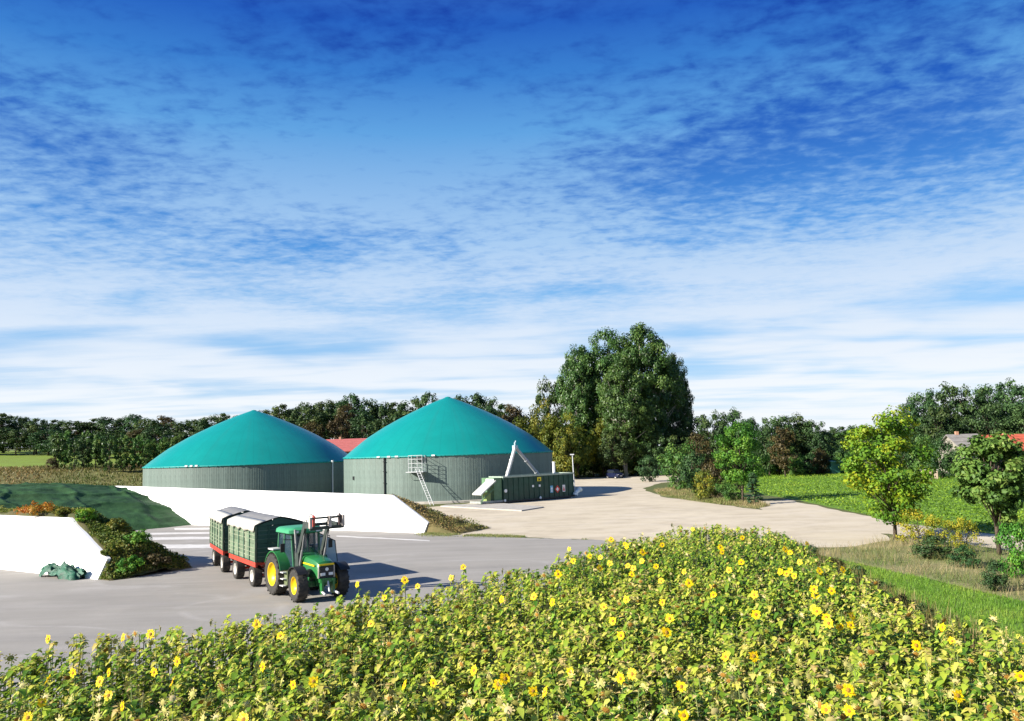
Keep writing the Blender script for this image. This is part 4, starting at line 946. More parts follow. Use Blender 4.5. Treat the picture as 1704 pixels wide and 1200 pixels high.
L_dark = leafm('leaf_dark', [(0.018, 0.039, 0.012), (0.033, 0.068, 0.018), (0.053, 0.090, 0.021), (0.090, 0.120, 0.030)], .22)
L_oak = leafm('leaf_oak', [(0.021, 0.048, 0.018), (0.033, 0.078, 0.024), (0.053, 0.108, 0.030), (0.075, 0.135, 0.039)], .22)
L_rust = leafm('leaf_rust', [(0.035, 0.036, 0.014), (0.055, 0.046, 0.017), (0.085, 0.060, 0.020), (0.085, 0.085, 0.025)], .22)
L_young = leafm('leaf_young', [(0.04, 0.10, 0.022), (0.065, 0.145, 0.028), (0.10, 0.19, 0.035), (0.16, 0.21, 0.04)], .3)
L_poplar = leafm('leaf_poplar', [(0.027, 0.063, 0.018), (0.045, 0.098, 0.024), (0.075, 0.143, 0.033), (0.128, 0.195, 0.045)], .25, rough=.4)
L_yell = leafm('leaf_yellowing', [(0.06, 0.095, 0.016), (0.10, 0.135, 0.018), (0.17, 0.175, 0.02), (0.30, 0.25, 0.025)], .28)
L_bright = leafm('leaf_maple', [(0.045, 0.13, 0.012), (0.085, 0.21, 0.016), (0.16, 0.29, 0.018), (0.32, 0.36, 0.018)], .34)
L_fresh = leafm('leaf_fresh', [(0.035, 0.11, 0.016), (0.065, 0.18, 0.02), (0.11, 0.25, 0.026), (0.20, 0.32, 0.035)], .32)
L_blue = leafm('leaf_bluegreen', [(0.04, 0.105, 0.02), (0.07, 0.16, 0.028), (0.11, 0.22, 0.04), (0.19, 0.28, 0.06)], .3)
L_gold = leafm('leaf_golden', [(0.09, 0.15, 0.02), (0.18, 0.23, 0.02), (0.30, 0.30, 0.02), (0.42, 0.34, 0.025)], .3)
L_conif = leafm('needle_green', [(0.017, 0.049, 0.022), (0.028, 0.077, 0.031), (0.049, 0.112, 0.042), (0.070, 0.140, 0.049)], .15)

KINDS = {}
def kind(key, H, zb, Rc, *variants):
    KINDS[key] = (H, Rc, [tree_meshes(key, **dict(dict(H=H, Rc=Rc, zb=zb), **v)) for v in variants])
kind('wood', 14, 2.0, 4.6, *[dict(seed=10 + i, leafmat=m, barkmat=bark, nclump=52, nleaf=62, leaf=.62, shape=sh_) for i, (m, sh_) in enumerate(((L_dark, 'round'), (L_dark, 'ovoid'), (L_oak, 'round'), (L_rust, 'round'), (L_dark, 'vase')))])
kind('young', 8, .5, 2.1, *[dict(seed=20 + i, leafmat=m, barkmat=bark, nclump=42, nleaf=50, leaf=.42, shape='column') for i, m in enumerate((L_young, L_young, L_oak, L_poplar))])
kind('oak', 16, 2.4, 6.2, *[dict(seed=30 + i, leafmat=m, barkmat=bark, nclump=80, nleaf=75, leaf=.6, shape=sh_, clump=(.16, .28)) for i, (m, sh_) in enumerate(((L_oak, 'round'), (L_oak, 'vase'), (L_dark, 'round'), (L_oak, 'ovoid')))])
kind('poplar', 30, 5, 9.5, dict(seed=41, leafmat=L_poplar, barkmat=bark_p, nclump=260, nleaf=150, leaf=.6, shape='round', clump=(.13, .22), limbs=34, multi=2, trunk_r=.42), dict(seed=42, leafmat=L_poplar, barkmat=bark_p, nclump=230, nleaf=150, leaf=.6, shape='round', clump=(.13, .22), limbs=30, multi=2, trunk_r=.40))
kind('yellow', 11, .6, 4.2, dict(seed=51, leafmat=L_yell, barkmat=bark, nclump=70, nleaf=70, leaf=.5, shape='round'), dict(seed=52, leafmat=L_yell, barkmat=bark, nclump=70, nleaf=70, leaf=.5, shape='ovoid', tint=(0, .65)))
kind('spruce', 12, .3, 2.2, dict(seed=61, leafmat=L_conif, barkmat=bark, nclump=70, nleaf=50, leaf=.45, shape='cone', squash=.45), dict(seed=62, leafmat=L_conif, barkmat=bark, nclump=70, nleaf=50, leaf=.45, shape='cone', squash=.45))
kind('bush', 4, 0.0, 2.2, dict(seed=71, leafmat=L_young, barkmat=bark, nclump=46, nleaf=60, leaf=.26, shape='round'), dict(seed=72, leafmat=L_oak, barkmat=bark, nclump=46, nleaf=60, leaf=.26, shape='round'), dict(seed=73, leafmat=L_yell, barkmat=bark, nclump=46, nleaf=60, leaf=.26, shape='ovoid'), dict(seed=74, leafmat=L_rust, barkmat=bark, nclump=46, nleaf=60, leaf=.26, shape='ovoid'), dict(seed=75, leafmat=L_fresh, barkmat=bark, nclump=46, nleaf=60, leaf=.26, shape='round'), dict(seed=76, leafmat=L_gold, barkmat=bark, nclump=40, nleaf=46, leaf=.2, shape='ovoid', clump=(.16, .3)))

def plant(kindk, var, x, y, H, name, label, group=None, wide=1.0, cat='tree', z=None, rot=None, zoff=-.05):
    H0, R0, ms = KINDS[kindk]; tm, cm = ms[var % len(ms)]
    z = float(T(x, y)) if z is None else z
    o = empty(name, (x, y, z + zoff), random.uniform(0, 6.28) if rot is None else rot, label, cat, group)
    s = H / H0; o.scale = (s * wide, s * wide, s)
    link('trunk', tm, o); link('crown', cm, o); return o
def plant_px(kindk, var, pxx, pytop, Y, name, label, group=None, width_px=None, cat='tree', hmin=2.0):
    p_ = atY(pxx, pytop, Y); z = float(T(p_[0], Y)); H = max(hmin, p_[2] - z); H0, R0, _ = KINDS[kindk]; wide = 1.0
    if width_px: wide = (width_px / 2 * Y / F) / (R0 * H / H0) * .92
    return plant(kindk, var, p_[0], Y, H, name, label, group, wide, cat)

# --- wood on the rising ground behind the tanks
top_line = np.array([(-60, 690), (0, 688), (40, 690), (100, 692), (150, 697), (200, 692), (250, 690), (270, 695), (350, 690), (400, 685), (470, 675), (500, 672), (515, 661), (560, 657), (600, 655), (625, 662), (645, 672), (690, 660), (720, 657), (745, 662), (775, 650), (805, 655), (840, 672), (870, 682), (900, 690)])
r_ = random.Random(4)
WG = 'trees of the wood behind the tanks'
def wood_label(v, x, size):
    look = {0: 'dark olive green', 1: 'dark green egg shaped', 2: 'deep green rounded', 3: 'rusty brown leaved', 4: 'dark green wide topped'}[v]
    where = 'above the bright field' if x < 95 else 'behind the young plantation' if x < 300 else 'behind the dome without platform' if x < 560 else 'behind the dome with the platform'
    return '%s %s tree of the wood %s' % (size, look, where)
x = -40.0; k = 0
while x < 895:
    yt = np.interp(x, top_line[:, 0], top_line[:, 1]) + r_.uniform(-3, 7)
    Y = r_.uniform(222, 246); v_ = r_.choice([0, 0, 1, 2, 3, 4]); plant_px('wood', v_, x, yt, Y, 'wood_tree', wood_label(v_, x, 'tall'), WG, r_.uniform(50, 66))
    x += r_.uniform(20, 29); k += 1
x = -30.0
while x < 880:
    yt = np.interp(x, top_line[:, 0], top_line[:, 1]) + r_.uniform(14, 34)
    Y = r_.uniform(196, 214)
    if x < 95: Y = r_.uniform(214, 224); yt -= 8
    v_ = r_.choice([0, 1, 2, 2, 3, 4]); plant_px('wood', v_, x, yt, Y, 'wood_tree', wood_label(v_, x, 'lower'), WG, r_.uniform(48, 62))
    x += r_.uniform(24, 33)
x = 330.0
while x < 640:
    yt = np.interp(x, top_line[:, 0], top_line[:, 1]) + r_.uniform(30, 44); v_ = r_.choice([0, 2, 3]); plant_px('wood', v_, x, yt, r_.uniform(176, 188), 'wood_tree', wood_label(v_, x, 'low'), WG, r_.uniform(44, 56)); x += r_.uniform(34, 44)
# younger plantation in front of it, left of the tank
for i in range(17):
    x = 98 + i * 12.5 + r_.uniform(-4, 4); yt = 722 + r_.uniform(-8, 8) + (6 if x > 240 else 0); Y = r_.uniform(150, 162)
    plant_px('young', r_.choice([0, 1, 2, 3, 0]), x, yt, Y, 'young_tree', 'young slender green tree in the plantation beside the teal tank', 'young trees beside the tank', r_.uniform(20, 27))
plant_px('bush', 3, 88, 760, 158, 'rusty_shrub', 'rusty brown shrub at the corner of the young plantation', None, 24, 'shrub', 1.5)
# --- yellowing trees right of the tank
for (x, yt, Y, w, v) in ((868, 690, 160, 60, 1), (896, 668, 166, 64, 0), (925, 690, 160, 66, 1), (958, 688, 164, 66, 0), (1000, 692, 170, 60, 1), (940, 715, 158, 50, 0)):
    plant_px('yellow', v, x, yt, Y, 'yellowing_tree', ('round tree with bright yellow autumn leaves behind the container' if v == 0 else 'egg shaped tree with green yellow autumn leaves behind the container'), 'yellowing trees by the dome', w)
# --- tall poplar clump
plant_px('poplar', 0, 1066, 546, 172, 'poplar_tree', 'tallest poplar of the clump beyond the yard', None, 122)
plant_px('poplar', 1, 1012, 556, 176, 'poplar_tree', 'tall poplar with pale forked trunk beside the tallest poplar', None, 104)
plant_px('poplar', 0, 962, 580, 174, 'poplar_tree', 'lower sunlit poplar at the yellowing side of the clump', None, 84)
plant_px('poplar', 1, 1118, 596, 180, 'poplar_tree', 'ragged dark poplar at the open field side of the clump', None, 62)
plant_px('poplar', 1, 1038, 600, 165, 'poplar_tree', 'shorter bushy poplar standing before the tallest poplar', None, 100)
plant_px('oak', 2, 912, 628, 178, 'dark_tree', 'small dark round topped tree between yellowing trees and poplars', None, 56)
for (x, yt, w, v) in ((985, 725, 50, 0), (1020, 712, 58, 2), (1062, 716, 60, 0), (1095, 708, 60, 3), (1125, 715, 60, 2)):
    plant_px('oak', v, x, yt, 166 + r_.uniform(-4, 6), 'dark_tree', 'dark green tree in the thicket at the foot of the poplars', 'dark thicket under the poplars', w)
# pale leaning trunks showing in the poplar crown
# --- dark hedge of trees to the right
for (x, yt, Y, w, v) in ((1150, 690, 168, 60, 0), (1185, 684, 165, 62, 2), (1218, 680, 168, 60, 1), (1245, 694, 160, 56, 3), (1290, 690, 150, 66, 0), (1322, 688, 152, 70, 2), (1352, 698, 150, 56, 0), (1275, 706, 146, 60, 3), (1372, 716, 152, 44, 1)):
    plant_px('oak', v, x, yt, Y, 'dark_tree', '%s tree in the dense row beyond the crop field' % ('dark green round', 'wide topped green', 'very dark', 'egg shaped green')[v], 'dark trees beyond the crop field', w)
plant_px('wood', 3, 1302, 712, 140, 'reddish_tree', 'dark tree with reddish brown leaves in front of the row beyond the crop', None, 52)
plant_px('wood', 3, 1160, 722, 140, 'reddish_tree', 'dark tree with brownish leaves behind the roadside bushes', None, 52)
for (x, yt, w) in ((1383, 708, 18), (1396, 712, 18)): plant_px('spruce', 0, x, yt, 235, 'spruce_tree', 'distant dark spruce with pointed tip over the hedge', 'distant spruces', w)
plant_px('young', 3, 1412, 706, 185, 'pale_tree', 'pale green rounded tree behind the small green shed', None, 52)
plant_px('bush', 1, 1402, 742, 160, 'dark_bush', 'dark bush growing behind the small green shed', None, 60, 'bush')
for (x, yt, Y, w, v) in ((1508, 668, 170, 60, 3), (1535, 650, 172, 70, 0), (1572, 638, 175, 80, 1), (1612, 641, 172, 76, 2), (1650, 636, 176, 80, 0), (1690, 633, 172, 84, 1), (1730, 640, 172, 80, 3), (1560, 672, 160, 70, 2), (1640, 668, 160, 80, 0), (1700, 672, 158, 74, 3)):
    plant_px('oak', v, x, yt, Y, 'oak_tree', 'large %s oak towering behind the farmhouses' % ('dark round', 'wide topped green', 'very dark', 'egg shaped green')[v], 'oaks behind the farmhouses', w)
for (x, yt, Y, w, v) in ((1535, 726, 124, 52, 0), (1562, 730, 120, 46, 1), (1590, 748, 118, 50, 1), (1622, 752, 120, 50, 0)):
    plant_px('bush', v, x, yt, Y, 'hedge_bush', 'tall dark green hedge bush in front of the farmhouses', 'hedge in front of the farmhouses', w, 'bush')
for i in range(26):
    x = 1128 + i * 11.5 + r_.uniform(-4, 4); plant_px('bush', r_.choice([1, 1, 0, 3]), x, 752 + r_.uniform(-8, 8), 146 + r_.uniform(-3, 8) if x > 1250 else 158 + r_.uniform(0, 8), 'undergrowth_bush', 'dark bush filling the foot of the tree row beyond the crop field', 'undergrowth beyond the crop field', 40, 'bush')
for i in range(14):
    x = 1500 + i * 17 + r_.uniform(-5, 5); plant_px('bush', r_.choice([1, 1, 0]), x, 728 + r_.uniform(-8, 6), 152 + r_.uniform(-2, 6), 'undergrowth_bush', 'dark bush filling the gap under the oaks behind the farmhouses', 'undergrowth under the oaks', 52, 'bush')
for i in range(13):
    x = 868 + i * 17 + r_.uniform(-5, 5); plant_px('bush', r_.choice([1, 1, 0, 2]), x, 752 + r_.uniform(-10, 6), 172 + r_.uniform(-2, 8), 'undergrowth_bush', 'dark bush filling the thicket at the foot of the poplars', 'undergrowth below the poplars', 44, 'bush')
# a far belt of trees so that the horizon closes outside and behind gaps
for i in range(34):
    x = 905 + i * 27 + r_.uniform(-8, 8)
    plant_px('wood', r_.choice([0, 1, 2, 4]), x, 722 + r_.uniform(-6, 6) - (x - 905) * .018, 215 + r_.uniform(0, 30), 'far_tree', 'distant dark tree in the belt closing off the fields', 'distant belt of trees', 56)
# --- roadside bushes
plant_px('bush', 1, 1079, 757, 138, 'small_spruce', 'small bushy conifer on the grass island beside the car', None, 44)
plant_px('bush', 0, 1128, 738, 112, 'roadside_bush', 'tall fresh green roadside bush next to the small conifer', None, 70, 'bush')
plant_px('bush', 1, 1150, 752, 106, 'roadside_bush', 'darker green bush between tall bush and rusty shrub', None, 50, 'bush')
plant_px('bush', 3, 1188, 762, 93, 'rusty_shrub', 'rusty orange shrub on the roadside bank before the bright tree', None, 56, 'shrub')
plant_px('bush', 2, 1172, 782, 90, 'yellow_shrub', 'low yellowish shrub at the foot of the rusty shrub', None, 50, 'shrub')
plant_px('bush', 0, 1212, 796, 86, 'low_bush', 'low green bush under the bright green roadside tree', None, 46, 'bush')
plant_px('spruce', 1, 1251, 781, 80.5, 'slender_shrub', 'slender upright green shrub where the farm track begins', None, 30, 'shrub')

# --- the row trees by the track: own meshes, larger leaves
def row_tree(pxb, pyb, pytop, wpx, mat, seed, label, zbf=.28, shape='round', **kw):
    b_ = gp(pxb, pyb); Y = b_[1]; s_ = F / Y; H = atY(pxb, pytop, Y)[2]; Rc = wpx / 2 / s_
    tm, cm = tree_meshes('row', seed, H, Rc * .86, H * zbf, mat, bark, **dict(dict(nclump=95, nleaf=95, leaf=.24, shape=shape, clump=(.17, .27), limbs=26, trunk_r=.11), **kw))
    o = empty('roadside_tree', (b_[0], Y, 0), 0, label, 'tree'); link('trunk', tm, o); link('crown', cm, o); return o
row_tree(1490, 899, 682, 160, L_bright, 101, 'bright yellow green roadside tree standing where sand track meets dry grass', zbf=.17, nclump=92)
row_tree(1664, 924, 722, 128, L_blue, 102, 'grey green roadside tree with slim trunk above the dry grass bank', zbf=.26, nclump=120)
row_tree(1236, 836, 706, 96, L_fresh, 103, 'fresh green round roadside tree beside the rusty shrub', zbf=.2)
for (x, yb, yt, w, v, lb, nm) in ((1530, 908, 838, 78, 5, 'yellow leaved bush at the foot of the bright roadside tree', 'yellow_bush'), (1572, 912, 852, 66, 5, 'loose yellow bush between the two big roadside trees', 'yellow_bush'),
                                  (1610, 922, 850, 56, 5, 'tall thin yellow bush left of the grey green tree', 'yellow_bush'), (1548, 930, 890, 80, 1, 'low dark green bush in the dry grass below the yellow bush', 'low_bush'), (1610, 945, 905, 60, 1, 'small dark bush on the dry bank by the puddle', 'low_bush'),
                                  (1690, 962, 868, 70, 4, 'green bush beneath the grey green tree', 'low_bush'), (1655, 985, 930, 50, 1, 'small dark green bush low on the dry bank', 'low_bush')):
    b_ = gp(x, yb); H = atY(x, yt, b_[1])[2]; s_ = F / b_[1]
    plant('bush', v, b_[0], b_[1], H, nm, lb, None, (w / 2 / s_) / (2.2 * H / 4) * .85, 'bush')
# puddle beside the track
pc = gp(1582, 897); d = MB(); d.lathe_z([(0, .0), (1.0, .0)], n=20)
d.v = [(v[0] * .6 + .06 * math.sin(7 * v[1]), v[1] * .9, v[2]) for v in d.v]; o = d.build('puddle', pm('puddle_water', (.10, .11, .12), .03, var=.05, spec=.8), None, loc=(pc[0], pc[1], .036)); tag(o, kind='structure')

# ------------------------------------------------------------------ sunflower field
def in_poly(P, poly):
    x, y = P[:, 0], P[:, 1]; ins = np.zeros(len(P), bool); n = len(poly); j = n - 1
    for i in range(n):
        xi, yi = poly[i]; xj, yj = poly[j]
        c = ((yi > y) != (yj > y)) & (x < (xj - xi) * (y - yi) / (yj - yi + 1e-12) + xi); ins ^= c; j = i
    return ins
def visible(P, z=1.5, m=60):
    q = np.c_[P, np.full(len(P), z)] - CC; w = q @ f0; ok = w > 1
    u = 852 + F * (q @ CR) / np.maximum(w, .1); v = 600 - F * (q @ CU) / np.maximum(w, .1)
    return ok & (u > -m) & (u < 1704 + m) & (v < 1200 + m)
SF_stem = pm('sunflower_stem', (0.13, 0.17, 0.045), .7, var=.3, scale=4)
SF_leaf = leafm('sunflower_leaf', [(0.03, 0.10, 0.014), (0.08, 0.20, 0.02), (0.20, 0.34, 0.03), (0.40, 0.49, 0.05), (0.58, 0.56, 0.10), (0.62, 0.49, 0.18)], .34, .5, rand=.1)
SF_pet = leafm('sunflower_petal', [(0.80, 0.50, 0.002), (0.90, 0.62, 0.003), (0.85, 0.66, 0.01)], .25, .5, rand=.06, hue=.005)
SF_disc = pm('sunflower_disc', (0.30, 0.15, 0.02), .9, var=.4, scale=20, bump=.5, bscale=60)
SF_dry = leafm('sunflower_dry', [(0.26, 0.24, 0.06), (0.36, 0.36, 0.08), (0.50, 0.45, 0.15), (0.58, 0.48, 0.24)], .2, .7, rand=.12)
SF_M = [SF_stem, SF_leaf, SF_pet, SF_disc, SF_dry]
class TB:  # triangle builder with tint and material
    def __init__(s): s.V = []; s.F = []; s.t = []; s.m = []; s.n = 0
    def add(s, V, Fc, mi, tint=.5):
        V = np.asarray(V, float); Fc = np.asarray(Fc, int); s.V.append(V); s.F.append(Fc + s.n); s.n += len(V)
        s.t.append(np.full(len(V), tint) if np.isscalar(tint) else np.asarray(tint)); s.m.append(np.full(len(Fc), mi))
    def arr(s): return np.concatenate(s.V), np.concatenate(s.F), np.concatenate(s.t), np.concatenate(s.m)
def tri_tube(pts, rs, n=4):
    V = []; pts = [np.array(p, float) for p in pts]
    for p, r in zip(pts, rs):
        for k in range(n): V.append(p + np.array([math.cos(2 * math.pi * k / n), math.sin(2 * math.pi * k / n), 0]) * r)
    Fc = []
    for i in range(len(pts) - 1):
        for k in range(n):
            a, b, c, d_ = i * n + k, i * n + (k + 1) % n, (i + 1) * n + (k + 1) % n, (i + 1) * n + k; Fc += [(a, b, c), (a, c, d_)]
    return V, Fc
def leaf_tri(base, az, ln, pitch, droop, r, wf=.72):
    """heart shaped leaf blade, folded on its midrib, 6 triangles"""
    d = np.array([math.cos(az), math.sin(az), 0]); sd = np.array([-math.sin(az), math.cos(az), 0]); up = np.array([0, 0, 1.0])
    def P(u, w, h): return base + d * (u * ln * math.cos(pitch)) + up * (u * ln * math.sin(pitch) - droop * ln * u * u + h * ln) + sd * (w * ln)
    cup = r.uniform(.02, .16); w = wf * .5
    V = [P(.0, 0, 0), P(.30, w, cup), P(.34, 0, 0), P(.30, -w, cup), P(.68, w * .68, cup * .3), P(.68, 0, -.02), P(.68, -w * .68, cup * .3), P(1.05, 0, -.08)]
    Fc = [(0, 2, 1), (0, 3, 2), (1, 2, 5), (1, 5, 4), (2, 3, 6), (2, 6, 5), (4, 5, 7), (5, 6, 7)]
    return V, Fc
def frame_of(nrm):
    n = unit(np.array(nrm, float).reshape(1, 3))[0]; a = np.cross(n, [0, 0, 1.0]); a = a / max(np.linalg.norm(a), 1e-6); return n, a, np.cross(n, a)
def head_parts(c, nrm, R, kind_, r):
    """-> list of (part, V, F, tint, mat)"""
    n, a, b = frame_of(nrm); outp = []
    ring = lambda rad, off, k, m_, ph=0: [c + (a * math.cos(2 * math.pi * i / m_ + ph) + b * math.sin(2 * math.pi * i / m_ + ph)) * rad + n * off for i in range(m_)]
    m_ = 9
    dr = R * (.32 if kind_ == 'bloom' else .62)
    V = [c + n * R * .14] + ring(dr * .6, R * .13, 0, m_) + ring(dr, R * .03, 0, m_) + [c - n * R * .22]
    Fc = [(0, 1 + i, 1 + (i + 1) % m_) for i in range(m_)] + [(1 + i, 1 + m_ + i, 1 + m_ + (i + 1) % m_) for i in range(m_)] + [(1 + i, 1 + m_ + (i + 1) % m_, 1 + (i + 1) % m_) for i in range(m_)]
    outp.append(('disc', V, Fc, r.uniform(0, .6), 3 if kind_ == 'bloom' or r.random() < .3 else 4))
    bk = [(1 + 2 * m_, 1 + m_ + (i + 1) % m_, 1 + m_ + i) for i in range(m_)]
    outp.append(('back', V, bk, r.uniform(.3, .6) if kind_ == 'bloom' else r.uniform(.5, 1), 1 if kind_ == 'bloom' else 4))
    npet = 17 if kind_ == 'bloom' else 11
    PV, PF, PT = [], [], []
    for i in range(npet):
        th = 2 * math.pi * (i + r.uniform(-.25, .25)) / npet; dirv = a * math.cos(th) + b * math.sin(th); sd = -a * math.sin(th) + b * math.cos(th)
        if kind_ == 'bloom': ln, w, off = R * r.uniform(.72, 1.2), R * .20, R * r.uniform(-.12, .16)
        else: ln, w, off = R * r.uniform(.9, 1.35), R * .16, R * r.uniform(-.45, .25)
        p0 = c + dirv * dr * .8; pm_ = c + dirv * (dr + ln) * .55 + n * (off * .3 + R * .06); p1 = c + dirv * ln + n * off
        k = len(PV); PV += [p0, pm_ + sd * w, p1, pm_ - sd * w]; PF += [(k, k + 1, k + 2), (k, k + 2, k + 3)]; PT += [r.random()] * 4
    outp.append(('petals', PV, PF, np.array(PT), 2 if kind_ == 'bloom' else 4))
    return outp
def sunflower(seed, H, kind_, yellowness, nleaf=11, face=None):
    """-> dict of parts for one plant standing at the origin; face: azimuth of the head"""
    r = np.random.default_rng(seed); parts = []
    lx, ly = r.normal(size=2) * .06
    pts = [(0, 0, 0), (lx * .4, ly * .4, H * .45), (lx, ly, H * .93)]
    az = r.uniform(0, 6.28) if face is None else face
    if kind_ == 'bloom': nr = (math.cos(az), math.sin(az), r.uniform(.05, .55)); R = r.uniform(.095, .135); hc_ = np.array([lx + .05 * math.cos(az), ly + .05 * math.sin(az), H * .97])
    else: nr = (math.cos(az), math.sin(az), r.uniform(-1.0, .35)); R = r.uniform(.085, .13); hc_ = np.array([lx + .12 * math.cos(az), ly + .12 * math.sin(az), H * .95])
    pts.append(tuple(hc_ - unit(np.array(nr).reshape(1, 3))[0] * R * .2))
    V, Fc = tri_tube(pts, [.016, .013, .010, .009]); parts.append(('stem', V, Fc, .5, 0))
    for i in range(nleaf):
        f_ = .36 + .60 * ((i + r.uniform(0, .8)) / nleaf) ** .8; base = np.array([lx * f_, ly * f_, H * f_])
        ln = r.uniform(.13, .27) * (1.15 - .35 * f_) ; az_ = i * 2.4 + r.uniform(-.5, .5); V, Fc = leaf_tri(base, az_, ln, r.uniform(-.2, .45) + .6 * math.cos(az_ - .43), r.uniform(.05, .5), r)
        t = np.clip(yellowness + (.6 - f_) * .2 + r.normal() * .2, 0, 1); parts.append(('leaf', V, Fc, t, 1))
    for k in range(r.integers(0, 3)):  # side buds
        q = np.array([lx, ly, H * r.uniform(.7, .9)]) + np.append(r.normal(size=2) * .12, .05); parts += [(('bud',) + h[1:]) for h in head_parts(q, r.normal(size=3) * .6 + np.array([0, 0, .4]), .05, 'wilt', r)[1:]]
    if kind_ == 'top':   # no open head: a rosette of young upper leaves
        for i in range(7):
            az_ = i * .95 + r.uniform(-.3, .3); V, Fc = leaf_tri(np.array([lx, ly, H * r.uniform(.84, .97)]), az_, r.uniform(.10, .20), r.uniform(-.2, .4) + .6 * math.cos(az_ - .43), r.uniform(.1, .6), r)
            parts.append(('leaf', V, Fc, np.clip(yellowness + r.normal() * .18 + .08, 0, 1), 1))
        return parts
    for h in head_parts(hc_, nr, R, kind_, r): parts.append(h)
    return parts
def join_parts(parts):
    b_ = TB()
    for _, V, Fc, t, m_ in parts: b_.add(V, Fc, m_, t)
    return b_.arr()
camface = -math.pi / 2
# bloom positions read off the photograph, standing at head height above the soil
BL = [(297,1101),(163,1134),(177,1157),(212,1176),(65,1170),(287,1139),(258,1119),(244,1056),(213,1061),(88,1064),(432,1038),(77,1135),(124,1120),(39,1195),(402,1196),(189,1120),
 (600,973),(645,995),(676,965),(695,976),(755,962),(494,1140),(517,1135),(676,1144),(721,1137),(820,1140),(830,1130),(467,1058),(841,998),(795,1119),(440,1110),(618,1038),
 (950,914),(958,934),(1018,898),(1039,906),(1155,881),(1237,895),(1068,919),(1069,934),(1018,938),(985,926),(996,945),(1045,942),(1142,952),(1104,907),(930,955),(890,993),(926,1003),(1026,1034),(1099,1053),(953,1118),(882,1151),(911,1156),(1034,1129),(1045,1121),(1126,1142),(1140,1190),(1248,1093),(1215,1096),(1261,990),(1264,1023),(1304,914),(1313,920),(1304,952),(1319,950),(1356,990),(1353,1012),(1362,1017),(1380,1028),(1361,950),(1231,936),(1216,949),(1204,919),
 (1399,948),(1399,1044),(1410,1041),(1575,1047),(1583,1067),(1514,1075),(1699,1078),(1699,1125),(1586,1159),(1385,1186),(1413,1183),(1399,1149),(1340,905),(770,944)]
BL += [(int(x_), int(y_)) for x_, y_ in zip(np.random.default_rng(91).uniform(900, 1420, 26), np.random.default_rng(92).uniform(905, 1060, 26)) if y_ > np.interp(x_, [900, 1000, 1130, 1290, 1340, 1420], [945, 915, 885, 885, 915, 960])]
# individual plants: a few prototypes whose parts are copied
PH = 1.7
def proto(seed, kind_, yel, face, separate):
    parts = sunflower(seed, PH, kind_, yel, 11, face); out_ = []
    grp = {}
    for nm, V, Fc, t, m_ in parts: grp.setdefault(nm, []).append((nm, V, Fc, t, m_))
    def mk(name, pl_):
        b_ = TB(); mm = sorted(set(p_[4] for p_ in pl_))
        for _, V, Fc, t, m_ in pl_: b_.add(V, Fc, mm.index(m_), t)
        V, Fc, t, mi = b_.arr(); return np_mesh(name, V, Fc, [SF_M[i] for i in mm], t, mi)
    res = [('stem', mk('stem', grp['stem']), None)]
    if separate: res += [('leaf', mk('leaf', [p_]), None) for p_ in grp['leaf']]
    else: res.append(('leaves', mk('leaves', grp['leaf']), None))
    for k in range(0, len(grp.get('bud', [])), 2): res.append(('bud', mk('bud', grp['bud'][k:k + 2]), None))
    res.append(('flower_head', mk('flower_head', grp['petals'] + grp['back']), ('seed_disc', mk('seed_disc', grp['disc']))))
    return res
def place_sf(pr, x, y, s, rz_, label, group):
    o = empty('sunflower', (x, y, .02), rz_, label, 'sunflower', group); o.scale = (s, s, s); o.empty_display_size = .05
    for nm, me, sub in pr:
        c = link(nm, me, o)
        if nm == 'leaves': c['kind'] = 'stuff'
        if sub: link(sub[0], sub[1], c)
    return o
prng = np.random.default_rng(5)
def sf_where(p_):
    if p_[0] > 9.2: return 'at the field side next to the grass verge'
    d_ = min(abs((b_[0] - a_[0]) * (p_[1] - a_[1]) - (b_[1] - a_[1]) * (p_[0] - a_[0])) / math.hypot(b_[0] - a_[0], b_[1] - a_[1]) for a_, b_ in zip(FIELD[0:7], FIELD[1:8]))
    return 'along the asphalt edge of the field' if d_ < 2.2 else 'in the middle of the sunflower field'

PRB = [proto(200 + i, 'bloom', .35 + .05 * i, camface + [-.7, -.35, 0, -.5, .15, -1.0][i], True) for i in range(6)]
PRB2 = [proto(210 + i, 'bloom', .35 + .05 * i, camface + [-.8, -.3, .1, -.5][i], False) for i in range(4)]
PRW = [proto(220 + i, 'wilt', .45 + .06 * i, None, True) for i in range(6)]
PRW2 = [proto(230 + i, 'wilt', .5 + .05 * i, None, False) for i in range(6)]
occupied = []
for i, (x, y) in enumerate(BL):
    s_ = 1.02 + prng.uniform(-.10, .12); p_ = gp(x, y, PH * .97 * s_); near = p_[1] < 21
    pr = PRB[i % 6] if near else PRB2[i % 4]; s_ *= 1.0
    place_sf(pr, p_[0], p_[1], s_, prng.uniform(-.35, .35), 'sunflower with an open bright yellow bloom ' + sf_where(p_), 'sunflowers in bloom'); occupied.append(p_[:2])
cand = prng.uniform((-27, 11.5), (15, 48), (9000, 2)); cand = cand[in_poly(cand, FIELD) & visible(cand, 1.6, 30)]
order = np.argsort(cand[:, 1]); keep = []
for i in order[: 1200]:
    if all((cand[i][0] - q[0]) ** 2 + (cand[i][1] - q[1]) ** 2 > .16 for q in keep[-60:]): keep.append(cand[i])
    if len(keep) >= 300 - len(BL): break
for i, q in enumerate(keep):
    pr = PRW[i % 6] if i < 70 else PRW2[i % 6]
    place_sf(pr, q[0], q[1], prng.uniform(.84, 1.05), prng.uniform(0, 6.28), 'faded sunflower with drooping dried seed head ' + sf_where(q), 'faded sunflowers')
